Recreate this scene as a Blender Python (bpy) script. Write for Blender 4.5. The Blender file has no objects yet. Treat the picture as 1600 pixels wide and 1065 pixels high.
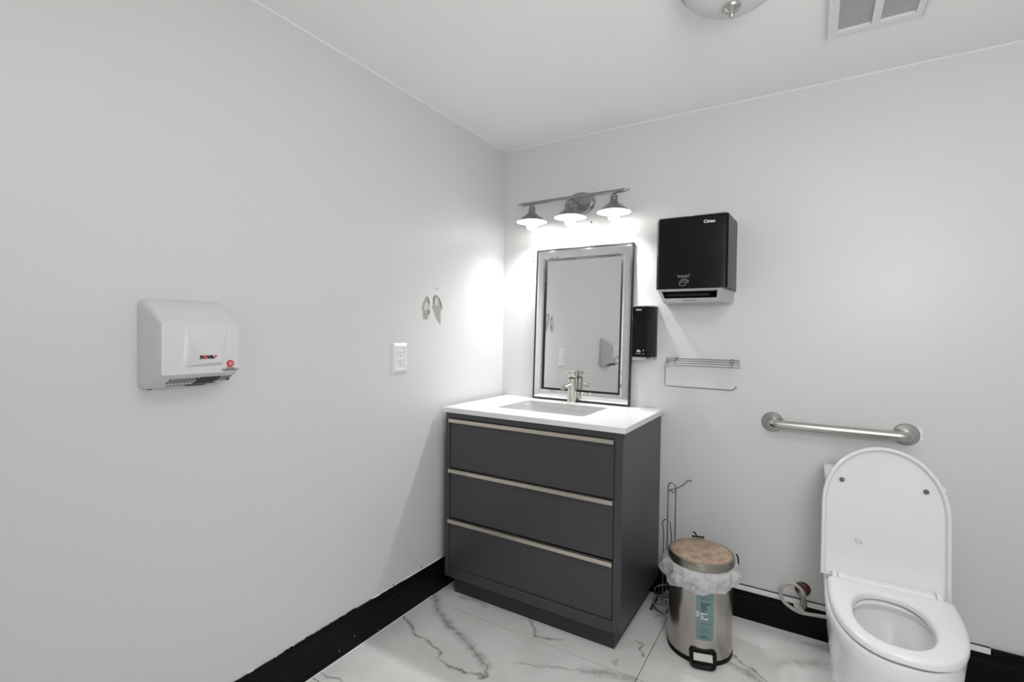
import bpy, bmesh, math, random
from mathutils import Vector, Matrix
random.seed(7)
PI = math.pi
S = bpy.context.scene
COL = S.collection

# ------------------------------------------------------------------ camera
CX, CY, CZ = 1.47962, -2.31775, 1.21889
YAW, PIT, ROL, FPX = -0.54978, -0.01756, 0.01342, 762.07
fw = Vector((math.sin(YAW)*math.cos(PIT), math.cos(YAW)*math.cos(PIT), math.sin(PIT)))
rt = Vector((math.cos(YAW), -math.sin(YAW), 0))
up = rt.cross(fw)
r2 = rt*math.cos(ROL) + up*math.sin(ROL)
u2 = -rt*math.sin(ROL) + up*math.cos(ROL)
cam = bpy.data.objects.new('camera', bpy.data.cameras.new('camera'))
COL.objects.link(cam)
M = Matrix((( r2.x, u2.x, -fw.x, CX), (r2.y, u2.y, -fw.y, CY), (r2.z, u2.z, -fw.z, CZ), (0, 0, 0, 1)))
cam.matrix_world = M
cam.data.sensor_width = 36.0
cam.data.lens = FPX/1600*36.0
cam.data.clip_start = 0.02
S.camera = cam

# ------------------------------------------------------------------ world, lights, exposure
W = bpy.data.worlds.new('world'); S.world = W; W.use_nodes = True
W.node_tree.nodes['Background'].inputs[0].default_value = (0.9, 0.95, 1, 1)
W.node_tree.nodes['Background'].inputs[1].default_value = 0.6
S.view_settings.view_transform = 'Standard'
S.view_settings.look = 'None'
S.view_settings.exposure = 0.12
S.view_settings.gamma = 1.0
S.view_settings.use_curve_mapping = False
BULB_W = 12.5           # downward beam of each shaded vanity bulb
def area(name, loc, target, sx, sy, power, color=(1, 1, 1)):
    l = bpy.data.lights.new(name, 'AREA'); l.shape = 'RECTANGLE'; l.size = sx; l.size_y = sy
    l.energy = power; l.color = color
    o = bpy.data.objects.new(name, l); COL.objects.link(o); o.location = loc
    d = Vector(target) - Vector(loc)
    o.rotation_euler = d.to_track_quat('-Z', 'Y').to_euler()
    return o
# added area light outside the unseen doorway, filling the room from behind
area('doorway_fill', (1.75, -3.42, 1.15), (1.2, 0, 1.1), 1.5, 2.0, 5, (1.0, 1.0, 1.0))
# added soft overhead fill, out of view, to brighten the room
area('overhead_fill', (1.65, -1.7, 2.2), (1.65, -1.7, 0), 0.6, 0.6, 6.0, (1.0, 0.99, 0.97))
# added, unseen uplight behind the camera, throwing its light at the ceiling
area('uplight_fill', (2.0, -2.25, 1.62), (1.5, -1.1, 2.25), 0.6, 0.6, 14, (1.0, 0.99, 0.97))

# ------------------------------------------------------------------ materials
MATS = {}
def mat(name, col=(0.8, 0.8, 0.8), rough=0.5, metal=0.0, spec=0.5, bump=0.0, bscale=80, var=0.0, vscale=6,
        emit=None, estr=0.0, coat=0.0, aniso=0.0, trans=0.0):
    if name in MATS: return MATS[name]
    m = bpy.data.materials.new(name); m.use_nodes = True
    nt = m.node_tree; b = nt.nodes['Principled BSDF']
    b.inputs['Base Color'].default_value = (*col, 1)
    b.inputs['Roughness'].default_value = rough
    b.inputs['Metallic'].default_value = metal
    b.inputs['Specular IOR Level'].default_value = spec
    b.inputs['Coat Weight'].default_value = coat
    b.inputs['Transmission Weight'].default_value = trans
    if emit: 
        b.inputs['Emission Color'].default_value = (*emit, 1); b.inputs['Emission Strength'].default_value = estr
    tc = nt.nodes.new('ShaderNodeTexCoord')
    if var > 0:
        n = nt.nodes.new('ShaderNodeTexNoise'); n.inputs['Scale'].default_value = vscale; n.inputs['Detail'].default_value = 4
        nt.links.new(tc.outputs['Object'], n.inputs['Vector'])
        mr = nt.nodes.new('ShaderNodeMapRange'); mr.inputs['To Min'].default_value = 1-var; mr.inputs['To Max'].default_value = 1+var
        nt.links.new(n.outputs['Fac'], mr.inputs['Value'])
        mx = nt.nodes.new('ShaderNodeVectorMath'); mx.operation = 'SCALE'; mx.inputs[0].default_value = col
        nt.links.new(mr.outputs[0], mx.inputs['Scale'])
        nt.links.new(mx.outputs[0], b.inputs['Base Color'])
    if bump > 0:
        n2 = nt.nodes.new('ShaderNodeTexNoise'); n2.inputs['Scale'].default_value = bscale; n2.inputs['Detail'].default_value = 3
        nt.links.new(tc.outputs['Object'], n2.inputs['Vector'])
        bp = nt.nodes.new('ShaderNodeBump'); bp.inputs['Strength'].default_value = bump; bp.inputs['Distance'].default_value = 0.002
        nt.links.new(n2.outputs['Fac'], bp.inputs['Height']); nt.links.new(bp.outputs[0], b.inputs['Normal'])
    MATS[name] = m
    return m

m_wall = mat('wall_paint', (0.70, 0.703, 0.70), 0.36, spec=0.35, bump=0.12, bscale=25, var=0.01, vscale=2)
m_ceil = mat('ceiling_paint', (0.93, 0.93, 0.93), 0.5, spec=0.3, bump=0.1, bscale=40, var=0.01)
m_caulk = mat('white_caulk', (0.86, 0.86, 0.86), 0.5)
m_blackbase = mat('black_base_paint', (0.004, 0.004, 0.004), 0.4, spec=0.12, bump=0.2, bscale=60)
m_primer = mat('bare_primed_trim', (0.84, 0.84, 0.83), 0.55, var=0.06, vscale=14)
m_black = mat('black_plastic', (0.008, 0.008, 0.008), 0.3, spec=0.14)
m_black2 = mat('black_plastic_satin', (0.02, 0.02, 0.02), 0.42, spec=0.3)
m_blackdeep = mat('dark_recess', (0.008, 0.008, 0.008), 0.6)
m_greyplastic = mat('grey_plastic', (0.5, 0.5, 0.5), 0.4)
m_white = mat('white_plastic', (0.82, 0.82, 0.82), 0.32)
m_dryer = mat('dryer_enamel', (0.70, 0.70, 0.70), 0.3, var=0.01)
m_porc = mat('porcelain', (0.86, 0.86, 0.86), 0.12, coat=0.4, spec=0.5)
m_seat = mat('seat_plastic', (0.88, 0.88, 0.88), 0.2)
m_lidpl = mat('lid_plastic', (0.80, 0.80, 0.80), 0.24)
m_quartz = mat('white_quartz', (0.74, 0.74, 0.74), 0.3, var=0.02, vscale=40)
m_sink = mat('sink_ceramic', (0.74, 0.74, 0.74), 0.15)
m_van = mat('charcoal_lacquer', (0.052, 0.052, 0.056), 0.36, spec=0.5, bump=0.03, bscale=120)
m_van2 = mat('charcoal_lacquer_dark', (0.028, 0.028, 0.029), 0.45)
m_gold = mat('champagne_metal', (0.62, 0.57, 0.49), 0.33, metal=0.85, var=0.06, vscale=20)
m_nickel = mat('brushed_nickel', (0.52, 0.51, 0.49), 0.3, metal=1.0, bump=0.05, bscale=200)
m_fixture = mat('fixture_nickel', (0.36, 0.355, 0.35), 0.3, metal=1.0, bump=0.05, bscale=200)
m_faucet = mat('faucet_nickel', (0.62, 0.60, 0.55), 0.27, metal=1.0)
m_pedal = mat('worn_pedal_steel', (0.36, 0.35, 0.33), 0.5, metal=0.9)
m_chrome = mat('chrome', (0.55, 0.55, 0.55), 0.12, metal=1.0)
m_wire = mat('wire_steel', (0.42, 0.42, 0.42), 0.3, metal=1.0)
m_shadein = mat('white_enamel_inside', (0.92, 0.92, 0.92), 0.4)
m_mirror = mat('mirror_silver', (0.80, 0.81, 0.81), 0.012, metal=1.0)
m_mirror2 = mat('bevel_mirror', (0.82, 0.83, 0.83), 0.06, metal=1.0, bump=0.04, bscale=12)
m_bulb = mat('lit_bulb', (1, 1, 1), 0.4, emit=(1, 0.985, 0.96), estr=11)
m_text_dk = mat('dark_print', (0.02, 0.02, 0.03), 0.5)
m_text_red = mat('red_print', (0.55, 0.03, 0.04), 0.5)
m_text_pink = mat('pink_print', (0.75, 0.22, 0.22), 0.5)
m_text_lt = mat('light_print', (0.72, 0.72, 0.72), 0.5)
m_text_gr = mat('grey_print', (0.3, 0.3, 0.3), 0.5)
m_hose = mat('braided_hose', (0.46, 0.43, 0.41), 0.45, var=0.12, vscale=60, bump=0.5, bscale=400)
m_valve = mat('corroded_valve', (0.30, 0.31, 0.27), 0.45, metal=0.6, var=0.4, vscale=70)
m_rust = mat('rusty_escutcheon', (0.11, 0.045, 0.035), 0.4, metal=0.6, var=0.6, vscale=45)
m_dirty = mat('torn_drywall_paper', (0.40, 0.385, 0.36), 0.9, var=0.35, vscale=70, bump=0.8, bscale=150)
m_gyp = mat('drywall_core', (0.62, 0.61, 0.59), 0.95, var=0.25, vscale=120, bump=0.9, bscale=200)
m_teal = mat('teal_sticker', (0.36, 0.52, 0.53), 0.45)
m_glassdome = mat('frosted_dome', (0.70, 0.70, 0.71), 0.35, spec=0.4)
m_cable = mat('black_cable', (0.01, 0.01, 0.01), 0.4)
m_grout = mat('grout', (0.08, 0.077, 0.074), 0.9)
m_subfloor = mat('mortar', (0.25, 0.24, 0.23), 0.95)
m_water = mat('water', (0.8, 0.82, 0.83), 0.02, trans=0.9)
m_paper = mat('tissue_roll', (0.55, 0.46, 0.42), 0.9, bump=0.3)
m_rub = mat('grey_rubber', (0.13, 0.13, 0.13), 0.6)

# brushed stainless of the bin: fine vertical streaks
def steel_mat():
    m = bpy.data.materials.new('brushed_stainless'); m.use_nodes = True; nt = m.node_tree; b = nt.nodes['Principled BSDF']
    b.inputs['Metallic'].default_value = 1; b.inputs['Base Color'].default_value = (0.48, 0.46, 0.43, 1)
    b.inputs['Roughness'].default_value = 0.27
    tc = nt.nodes.new('ShaderNodeTexCoord'); mp = nt.nodes.new('ShaderNodeMapping'); mp.inputs['Scale'].default_value = (150, 150, 1.2)
    n = nt.nodes.new('ShaderNodeTexNoise'); n.inputs['Scale'].default_value = 1; n.inputs['Detail'].default_value = 3
    nt.links.new(tc.outputs['Object'], mp.inputs[0]); nt.links.new(mp.outputs[0], n.inputs['Vector'])
    r = nt.nodes.new('ShaderNodeMapRange'); r.inputs['To Min'].default_value = 0.19; r.inputs['To Max'].default_value = 0.27
    nt.links.new(n.outputs['Fac'], r.inputs['Value']); nt.links.new(r.outputs[0], b.inputs['Roughness'])
    bp = nt.nodes.new('ShaderNodeBump'); bp.inputs['Strength'].default_value = 0.02; bp.inputs['Distance'].default_value = 0.001
    nt.links.new(n.outputs['Fac'], bp.inputs['Height']); nt.links.new(bp.outputs[0], b.inputs['Normal'])
    return m
m_steel = steel_mat(); m_lidband = mat('lid_band_steel', (0.36, 0.34, 0.30), 0.3, metal=1.0)

# worn, brown stained bin lid
def lid_mat():
    m = bpy.data.materials.new('stained_lid'); m.use_nodes = True; nt = m.node_tree; b = nt.nodes['Principled BSDF']
    b.inputs['Metallic'].default_value = 0.25; b.inputs['Roughness'].default_value = 0.55
    tc = nt.nodes.new('ShaderNodeTexCoord')
    n = nt.nodes.new('ShaderNodeTexNoise'); n.inputs['Scale'].default_value = 28; n.inputs['Detail'].default_value = 8; n.inputs['Roughness'].default_value = 0.7
    nt.links.new(tc.outputs['Object'], n.inputs['Vector'])
    cr = nt.nodes.new('ShaderNodeValToRGB'); e = cr.color_ramp.elements
    e[0].position = 0.3; e[0].color = (0.20, 0.12, 0.08, 1); e[1].position = 0.75; e[1].color = (0.58, 0.46, 0.36, 1)
    x = e.new(0.5); x.color = (0.44, 0.32, 0.23, 1)
    nt.links.new(n.outputs['Fac'], cr.inputs[0]); nt.links.new(cr.outputs[0], b.inputs['Base Color'])
    bp = nt.nodes.new('ShaderNodeBump'); bp.inputs['Strength'].default_value = 0.3; bp.inputs['Distance'].default_value = 0.001
    nt.links.new(n.outputs['Fac'], bp.inputs['Height']); nt.links.new(bp.outputs[0], b.inputs['Normal'])
    return m
m_lid = lid_mat()

def bag_mat():
    m = bpy.data.materials.new('thin_white_film'); m.use_nodes = True; nt = m.node_tree
    out = nt.nodes['Material Output']; b = nt.nodes['Principled BSDF']
    b.inputs['Base Color'].default_value = (0.90, 0.90, 0.91, 1); b.inputs['Roughness'].default_value = 0.25
    tl = nt.nodes.new('ShaderNodeBsdfTranslucent'); tl.inputs[0].default_value = (0.85, 0.85, 0.87, 1)
    tp = nt.nodes.new('ShaderNodeBsdfTransparent')
    m1 = nt.nodes.new('ShaderNodeMixShader'); m1.inputs[0].default_value = 0.35
    nt.links.new(b.outputs[0], m1.inputs[1]); nt.links.new(tl.outputs[0], m1.inputs[2])
    m2 = nt.nodes.new('ShaderNodeMixShader'); m2.inputs[0].default_value = 0.2
    nt.links.new(m1.outputs[0], m2.inputs[1]); nt.links.new(tp.outputs[0], m2.inputs[2])
    nt.links.new(m2.outputs[0], out.inputs[0])
    return m
m_bag = bag_mat()

# black bead trim of the mirror: glittering facets
def bead_mat():
    m = bpy.data.materials.new('black_glitter_trim'); m.use_nodes = True; nt = m.node_tree; b = nt.nodes['Principled BSDF']
    b.inputs['Base Color'].default_value = (0.008, 0.008, 0.008, 1); b.inputs['Specular IOR Level'].default_value = 0.35; b.inputs['Roughness'].default_value = 0.3
    tc = nt.nodes.new('ShaderNodeTexCoord'); v = nt.nodes.new('ShaderNodeTexVoronoi'); v.inputs['Scale'].default_value = 300
    nt.links.new(tc.outputs['Object'], v.inputs['Vector'])
    bp = nt.nodes.new('ShaderNodeBump'); bp.inputs['Strength'].default_value = 0.8; bp.inputs['Distance'].default_value = 0.0018
    nt.links.new(v.outputs['Distance'], bp.inputs['Height']); nt.links.new(bp.outputs[0], b.inputs['Normal'])
    return m
m_bead = bead_mat()

# marble porcelain: pale ground, drifting clouds, and veins that follow given lines (metres on the floor)
VEINS = [
 ([(0.035,-0.604),(0.123,-0.686),(0.224,-0.733),(0.321,-0.773),(0.427,-0.821),(0.497,-0.862),(0.518,-0.893),(0.51,-0.917)], 0.016, 0.55),
 ([(0.035,-0.604),(0.123,-0.686),(0.224,-0.733),(0.321,-0.773),(0.427,-0.821),(0.497,-0.862)], 0.032, 0.38),
 ([(0.025,-0.793),(0.094,-0.817),(0.137,-0.854),(0.216,-0.865),(0.303,-0.89),(0.316,-0.925),(0.369,-0.933),(0.462,-0.92),(0.505,-0.901)], 0.010, 0.6),
 ([(0.467,-0.50),(0.535,-0.573),(0.561,-0.607),(0.609,-0.6),(0.655,-0.578)], 0.011, 0.5),
 ([(0.572,-0.789),(0.639,-0.761),(0.745,-0.709),(0.831,-0.673),(0.895,-0.647)], 0.009, 0.35),
 ([(0.80,-0.69),(0.895,-0.65),(0.963,-0.639)], 0.028, 0.38),
 ([(0.912,-0.418),(0.94,-0.424),(0.936,-0.462),(0.968,-0.497)], 0.006, 0.6),
 ([(1.20,-0.285),(1.247,-0.307),(1.294,-0.331),(1.352,-0.375),(1.42,-0.42)], 0.009, 0.6),
 ([(1.22,-0.35),(1.30,-0.37),(1.40,-0.45)], 0.024, 0.4),
 ([(0.017,-1.199),(0.11,-1.197),(0.25,-1.25)], 0.006, 0.5),
 ([(0.12,-0.533),(0.231,-0.51),(0.273,-0.545)], 0.022, 0.28),
 ([(0.879,-0.586),(0.891,-0.568),(0.895,-0.597)], 0.010, 0.35),
 ([(1.40,-0.255),(1.448,-0.222),(1.551,-0.177)], 0.035, 0.25),
 ([(0.93,-0.20),(1.0,-0.12),(1.1,-0.10)], 0.012, 0.35),
 ([(1.3,-0.62),(1.6,-0.95),(2.2,-1.1)], 0.012, 0.5),
]
def marble_mat():
    g = bpy.data.node_groups.new('vein_segment', 'ShaderNodeTree')
    for nm, ty in (('P', 'NodeSocketVector'), ('A', 'NodeSocketVector'), ('BA', 'NodeSocketVector'), ('InvLen2', 'NodeSocketFloat'), ('InvW', 'NodeSocketFloat'), ('Amp', 'NodeSocketFloat'), ('Prev', 'NodeSocketFloat')):
        g.interface.new_socket(nm, in_out='INPUT', socket_type=ty)
    g.interface.new_socket('Out', in_out='OUTPUT', socket_type='NodeSocketFloat')
    N = g.nodes; L = g.links
    i = N.new('NodeGroupInput'); o = N.new('NodeGroupOutput')
    pa = N.new('ShaderNodeVectorMath'); pa.operation = 'SUBTRACT'; L.new(i.outputs['P'], pa.inputs[0]); L.new(i.outputs['A'], pa.inputs[1])
    dt = N.new('ShaderNodeVectorMath'); dt.operation = 'DOT_PRODUCT'; L.new(pa.outputs[0], dt.inputs[0]); L.new(i.outputs['BA'], dt.inputs[1])
    h = N.new('ShaderNodeMath'); h.operation = 'MULTIPLY'; h.use_clamp = True; L.new(dt.outputs['Value'], h.inputs[0]); L.new(i.outputs['InvLen2'], h.inputs[1])
    sc = N.new('ShaderNodeVectorMath'); sc.operation = 'SCALE'; L.new(i.outputs['BA'], sc.inputs[0]); L.new(h.outputs[0], sc.inputs['Scale'])
    ds = N.new('ShaderNodeVectorMath'); ds.operation = 'DISTANCE'; L.new(pa.outputs[0], ds.inputs[0]); L.new(sc.outputs[0], ds.inputs[1])
    mu = N.new('ShaderNodeMath'); mu.operation = 'MULTIPLY'; L.new(ds.outputs['Value'], mu.inputs[0]); L.new(i.outputs['InvW'], mu.inputs[1])
    iv = N.new('ShaderNodeMath'); iv.operation = 'SUBTRACT'; iv.use_clamp = True; iv.inputs[0].default_value = 1; L.new(mu.outputs[0], iv.inputs[1])
    am = N.new('ShaderNodeMath'); am.operation = 'MULTIPLY'; L.new(iv.outputs[0], am.inputs[0]); L.new(i.outputs['Amp'], am.inputs[1])
    mx = N.new('ShaderNodeMath'); mx.operation = 'MAXIMUM'; L.new(am.outputs[0], mx.inputs[0]); L.new(i.outputs['Prev'], mx.inputs[1])
    L.new(mx.outputs[0], o.inputs[0])
    m = bpy.data.materials.new('marble_porcelain'); m.use_nodes = True; nt = m.node_tree; b = nt.nodes['Principled BSDF']
    N = nt.nodes; L = nt.links
    tc = N.new('ShaderNodeTexCoord')
    n = N.new('ShaderNodeTexNoise'); n.inputs['Scale'].default_value = 22; n.inputs['Detail'].default_value = 5
    L.new(tc.outputs['Object'], n.inputs['Vector'])
    sb = N.new('ShaderNodeVectorMath'); sb.operation = 'SUBTRACT'; sb.inputs[1].default_value = (0.5, 0.5, 0.5); L.new(n.outputs['Color'], sb.inputs[0])
    s2 = N.new('ShaderNodeVectorMath'); s2.operation = 'SCALE'; s2.inputs['Scale'].default_value = 0.05; L.new(sb.outputs[0], s2.inputs[0])
    ad = N.new('ShaderNodeVectorMath'); ad.operation = 'ADD'; L.new(tc.outputs['Object'], ad.inputs[0]); L.new(s2.outputs[0], ad.inputs[1])
    fl = N.new('ShaderNodeVectorMath'); fl.operation = 'MULTIPLY'; fl.inputs[1].default_value = (1, 1, 0); L.new(ad.outputs[0], fl.inputs[0])
    prev = None
    for pts, w, amp in VEINS:
        for a, c in zip(pts[:-1], pts[1:]):
            gn = N.new('ShaderNodeGroup'); gn.node_tree = g
            ba = (c[0]-a[0], c[1]-a[1])
            L.new(fl.outputs[0], gn.inputs['P']); gn.inputs['A'].default_value = (*a, 0); gn.inputs['BA'].default_value = (*ba, 0)
            gn.inputs['InvLen2'].default_value = 1/(ba[0]**2+ba[1]**2); gn.inputs['InvW'].default_value = 1/w; gn.inputs['Amp'].default_value = amp
            if prev: L.new(prev, gn.inputs['Prev'])
            prev = gn.outputs[0]
    n3 = N.new('ShaderNodeTexNoise'); n3.inputs['Scale'].default_value = 30; n3.inputs['Detail'].default_value = 4
    L.new(tc.outputs['Object'], n3.inputs['Vector'])
    mr = N.new('ShaderNodeMapRange'); mr.inputs['From Min'].default_value = 0.3; mr.inputs['From Max'].default_value = 0.65; mr.inputs['To Min'].default_value = 0.5; mr.inputs['To Max'].default_value = 1.7
    L.new(n3.outputs['Fac'], mr.inputs['Value'])
    vm = N.new('ShaderNodeMath'); vm.operation = 'MULTIPLY'; vm.use_clamp = True; L.new(prev, vm.inputs[0]); L.new(mr.outputs[0], vm.inputs[1])
    n4 = N.new('ShaderNodeTexNoise'); n4.inputs['Scale'].default_value = 3.2; n4.inputs['Detail'].default_value = 6; n4.inputs['Distortion'].default_value = 0.6
    L.new(tc.outputs['Object'], n4.inputs['Vector'])
    cr = N.new('ShaderNodeValToRGB'); e = cr.color_ramp.elements
    e[0].position = 0.32; e[0].color = (0.74, 0.725, 0.71, 1); e[1].position = 0.62; e[1].color = (0.86, 0.85, 0.84, 1)
    L.new(n4.outputs['Fac'], cr.inputs[0])
    mc = N.new('ShaderNodeMix'); mc.data_type = 'RGBA'; L.new(vm.outputs[0], mc.inputs['Factor'])
    L.new(cr.outputs[0], mc.inputs['A']); mc.inputs['B'].default_value = (0.17, 0.16, 0.15, 1)
    L.new(mc.outputs['Result'], b.inputs['Base Color'])
    b.inputs['Roughness'].default_value = 0.22; b.inputs['Specular IOR Level'].default_value = 0.4
    return m
m_marble = marble_mat()

# ------------------------------------------------------------------ mesh helpers
def obj(name, bm, m, parent=None, smooth=None, loc=None, mats=None):
    """link a bmesh as one mesh object; smooth = auto-smooth angle in degrees"""
    bmesh.ops.recalc_face_normals(bm, faces=bm.faces)
    me = bpy.data.meshes.new(name)
    if smooth is not None:
        for f in bm.faces: f.smooth = True
        for e in bm.edges:
            if len(e.link_faces) == 2 and e.calc_face_angle(0) > math.radians(smooth): e.smooth = False
    bm.to_mesh(me); bm.free()
    me.materials.append(m)
    for x in (mats or []): me.materials.append(x)
    o = bpy.data.objects.new(name, me); COL.objects.link(o)
    if parent: o.parent = parent
    if loc: o.location = loc
    return o
def thing(name, label, cat, loc=(0, 0, 0), rot=(0, 0, 0), group=None):
    o = bpy.data.objects.new(name, None); COL.objects.link(o); o.location = loc; o.rotation_euler = rot
    o.empty_display_size = 0.05
    tag(o, label, cat, group); return o
def tag(o, label, cat, group=None):
    o['label'] = label; o['category'] = cat
    if group: o['group'] = group
    return o
def struct(o): o['kind'] = 'structure'; return o
def box(bm, x0, x1, y0, y1, z0, z1, bev=0.0, seg=2, mi=0):
    vs = [bm.verts.new((x, y, z)) for x in (x0, x1) for y in (y0, y1) for z in (z0, z1)]
    fs = [bm.faces.new([vs[i] for i in q]) for q in ((0, 1, 3, 2), (4, 6, 7, 5), (0, 4, 5, 1), (2, 3, 7, 6), (0, 2, 6, 4), (1, 5, 7, 3))]
    for f in fs: f.material_index = mi
    if bev > 0:
        es = list({e for f in fs for e in f.edges})
        bmesh.ops.bevel(bm, geom=es, offset=bev, segments=seg, affect='EDGES', profile=0.5)
    return vs
def bx(*a, **k):
    bm = bmesh.new(); box(bm, *a, **k); return bm
def loft(bm, rings, cap0=True, cap1=True, closed=True, mi=0):
    R = [[bm.verts.new(p) for p in r] for r in rings]
    n = len(R[0])
    for a, b in zip(R[:-1], R[1:]):
        for i in range(n if closed else n-1):
            j = (i+1) % n
            f = bm.faces.new((a[i], a[j], b[j], b[i])); f.material_index = mi
    if cap0: bm.faces.new(list(reversed(R[0]))).material_index = mi
    if cap1: bm.faces.new(R[-1]).material_index = mi
    return R
def lathe(bm, prof, c=(0, 0, 0), n=48, axis='Z', cap0=True, cap1=True):
    rings = []
    for r, h in prof:
        ring = []
        for i in range(n):
            t = 2*PI*i/n; a, b = r*math.cos(t), r*math.sin(t)
            p = {'Z': (a, b, h), 'Y': (a, h, b), 'X': (h, a, b)}[axis]
            ring.append((c[0]+p[0], c[1]+p[1], c[2]+p[2]))
        rings.append(ring)
    return loft(bm, rings, cap0, cap1)
def tube(bm, pts, r, n=10, closed=False, cap=True):
    P = [Vector(p) for p in pts]; m = len(P)
    rr = r if isinstance(r, (list, tuple)) else [r]*m
    T = []
    for i in range(m):
        a = P[(i-1) % m] if (closed or i > 0) else P[i]; b = P[(i+1) % m] if (closed or i < m-1) else P[i]
        T.append((b-a).normalized())
    nrm = T[0].orthogonal().normalized(); rings = []
    for i in range(m):
        nrm = (nrm - T[i]*nrm.dot(T[i])).normalized(); bn = T[i].cross(nrm)
        rings.append([P[i] + (nrm*math.cos(2*PI*k/n) + bn*math.sin(2*PI*k/n))*rr[i] for k in range(n)])
    if closed:
        R = [[bm.verts.new(p) for p in q] for q in rings]
        for i in range(m):
            a, b = R[i], R[(i+1) % m]
            if i == m-1:   # match the twist
                d = min(range(n), key=lambda s: (a[0].co-b[s].co).length); b = b[d:]+b[:d]
            for k in range(n): bm.faces.new((a[k], a[(k+1) % n], b[(k+1) % n], b[k]))
    else: loft(bm, rings, cap, cap)
def fillet(pts, r, n=5):
    """round the corners of a polyline"""
    P = [Vector(p) for p in pts]; out = [P[0]]
    for i in range(1, len(P)-1):
        a, b, c = P[i-1], P[i], P[i+1]
        d = min(r, (a-b).length*0.49, (c-b).length*0.49)
        p0 = b+(a-b).normalized()*d; p2 = b+(c-b).normalized()*d
        for k in range(n+1):
            t = k/n; out.append(p0*(1-t)**2 + b*2*t*(1-t) + p2*t*t)
    out.append(P[-1]); return out
def prism(bm, pts, f0, f1, mi=0):
    """extrude outline pts (list of 2D) between mapping functions f0 and f1"""
    a = [bm.verts.new(f0(*p)) for p in pts]; b = [bm.verts.new(f1(*p)) for p in pts]; n = len(pts)
    for i in range(n):
        j = (i+1) % n; bm.faces.new((a[i], a[j], b[j], b[i])).material_index = mi
    bm.faces.new(list(reversed(a))).material_index = mi; bm.faces.new(b).material_index = mi
def text(body, size, m, parent, name, origin, xdir, ydir, depth=0.0004, align='LEFT', bold=0.0, shear=0.0, sx=1.0):
    cu = bpy.data.curves.new('t', 'FONT'); cu.body = body; cu.size = size; cu.extrude = depth; cu.align_x = align; cu.resolution_u = 3
    cu.offset = bold; cu.shear = shear
    to = bpy.data.objects.new('t', cu); COL.objects.link(to)
    dg = bpy.context.evaluated_depsgraph_get()
    me = bpy.data.meshes.new_from_object(to.evaluated_get(dg)); bpy.data.objects.remove(to)
    X = Vector(xdir).normalized(); Y = Vector(ydir).normalized(); Z = X.cross(Y)
    mt = Matrix(((X.x*sx, Y.x, Z.x, origin[0]), (X.y*sx, Y.y, Z.y, origin[1]), (X.z*sx, Y.z, Z.z, origin[2]), (0, 0, 0, 1)))
    me.transform(mt); me.name = name; me.materials.clear(); me.materials.append(m)
    o = bpy.data.objects.new(name, me); COL.objects.link(o); o.parent = parent
    return o

# ------------------------------------------------------------------ the room
H = 2.2297; XR = 2.75; YB = -3.3
DX0, DX1, DH = 1.25, 2.25, 2.05    # the doorway behind the camera
T = 0.1
w_left = struct(obj('wall_left', bx(-T, 0, YB-T, T, 0, H), m_wall))
w_back = struct(obj('wall_back', bx(0, XR, 0, T, 0, H), m_wall))
w_right = struct(obj('wall_right', bx(XR, XR+T, YB-T, T, 0, H), m_wall))
bm = bmesh.new(); box(bm, 0, DX0, YB-T, YB, 0, H); box(bm, DX1, XR, YB-T, YB, 0, H); box(bm, DX0, DX1, YB-T, YB, DH, H)
struct(obj('wall_front', bm, m_wall))
struct(obj('ceiling', bx(-T, XR+T, YB-T, T, H, H+T), m_ceil))
floor = struct(obj('floor', bx(-T, XR+T, YB-T-0.6, T, -0.12, -0.006), m_subfloor))
# porcelain tiles, each its own piece: 1.2 x 0.6 grid through the joints seen in the photograph
xs = [0.0, 0.978, 2.178, XR]; ys = [0.0, -0.625, -1.235, -1.845, -2.455, -3.065, YB]
for i in range(3):
    for j in range(6):
        g = 0.0012
        x0, x1 = xs[i]+(g if i else 0), xs[i+1]-g; y1, y0 = ys[j]-g, ys[j+1]+g
        obj('tile', bx(x0, x1, y0, y1, -0.006, 0.0, bev=0.0008, seg=1), m_marble, floor)
struct(obj('trim_grout', bx(0, XR, YB, 0, -0.0058, -0.0012), m_grout, None))
bpy.data.objects['trim_grout'].name = 'trim_1'
# caulk lines where walls meet the ceiling
bm = bmesh.new(); s = 0.0045
prism(bm, [(0, 0), (s, 0), (0, -s)], lambda a, b: (0.0+a, YB, H+b), lambda a, b: (0.0+a, 0, H+b))
struct(obj('trim_2', bm, m_caulk))
bm = bmesh.new()
prism(bm, [(0, 0), (s, 0), (0, -s)], lambda a, b: (0, -a, H+b), lambda a, b: (XR, -a, H+b))
struct(obj('trim_3', bm, m_caulk))

# baseboards: stepped profile (distance from wall, height)
BB = [(0, 0), (0.013, 0), (0.013, 0.094), (0.0105, 0.0965), (0.0105, 0.104), (0.012, 0.107), (0.012, 0.119), (0.0085, 0.1225), (0.0085, 0.131), (0.006, 0.134), (0.006, 0.1425), (0, 0.1435)]
def base_run(name, mapf, L, m, jitter=0.0, step=0.02, prof=BB):
    bm = bmesh.new(); n = max(2, int(L/step)); rings = []
    rnd = random.Random(3)
    for k in range(n+1):
        s = L*k/n
        j = [rnd.uniform(-1, 1) for _ in range(2)]
        wob = 0.0016*math.sin(s*7.1)+0.001*math.sin(s*17)
        ring = []
        for q, (d, h) in enumerate(prof):
            hh = h + (wob*jitter*1.0 + jitter*0.0012*j[0] if q >= len(prof)-2 else 0)
            ring.append(mapf(s, d, hh))
        rings.append(ring)
    loft(bm, rings)
    return struct(obj(name, bm, m, smooth=None))
base_left = base_run('baseboard_left', lambda s, d, h: (d, -s-0.0, h), -YB, m_blackbase, jitter=1.0)
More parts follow.
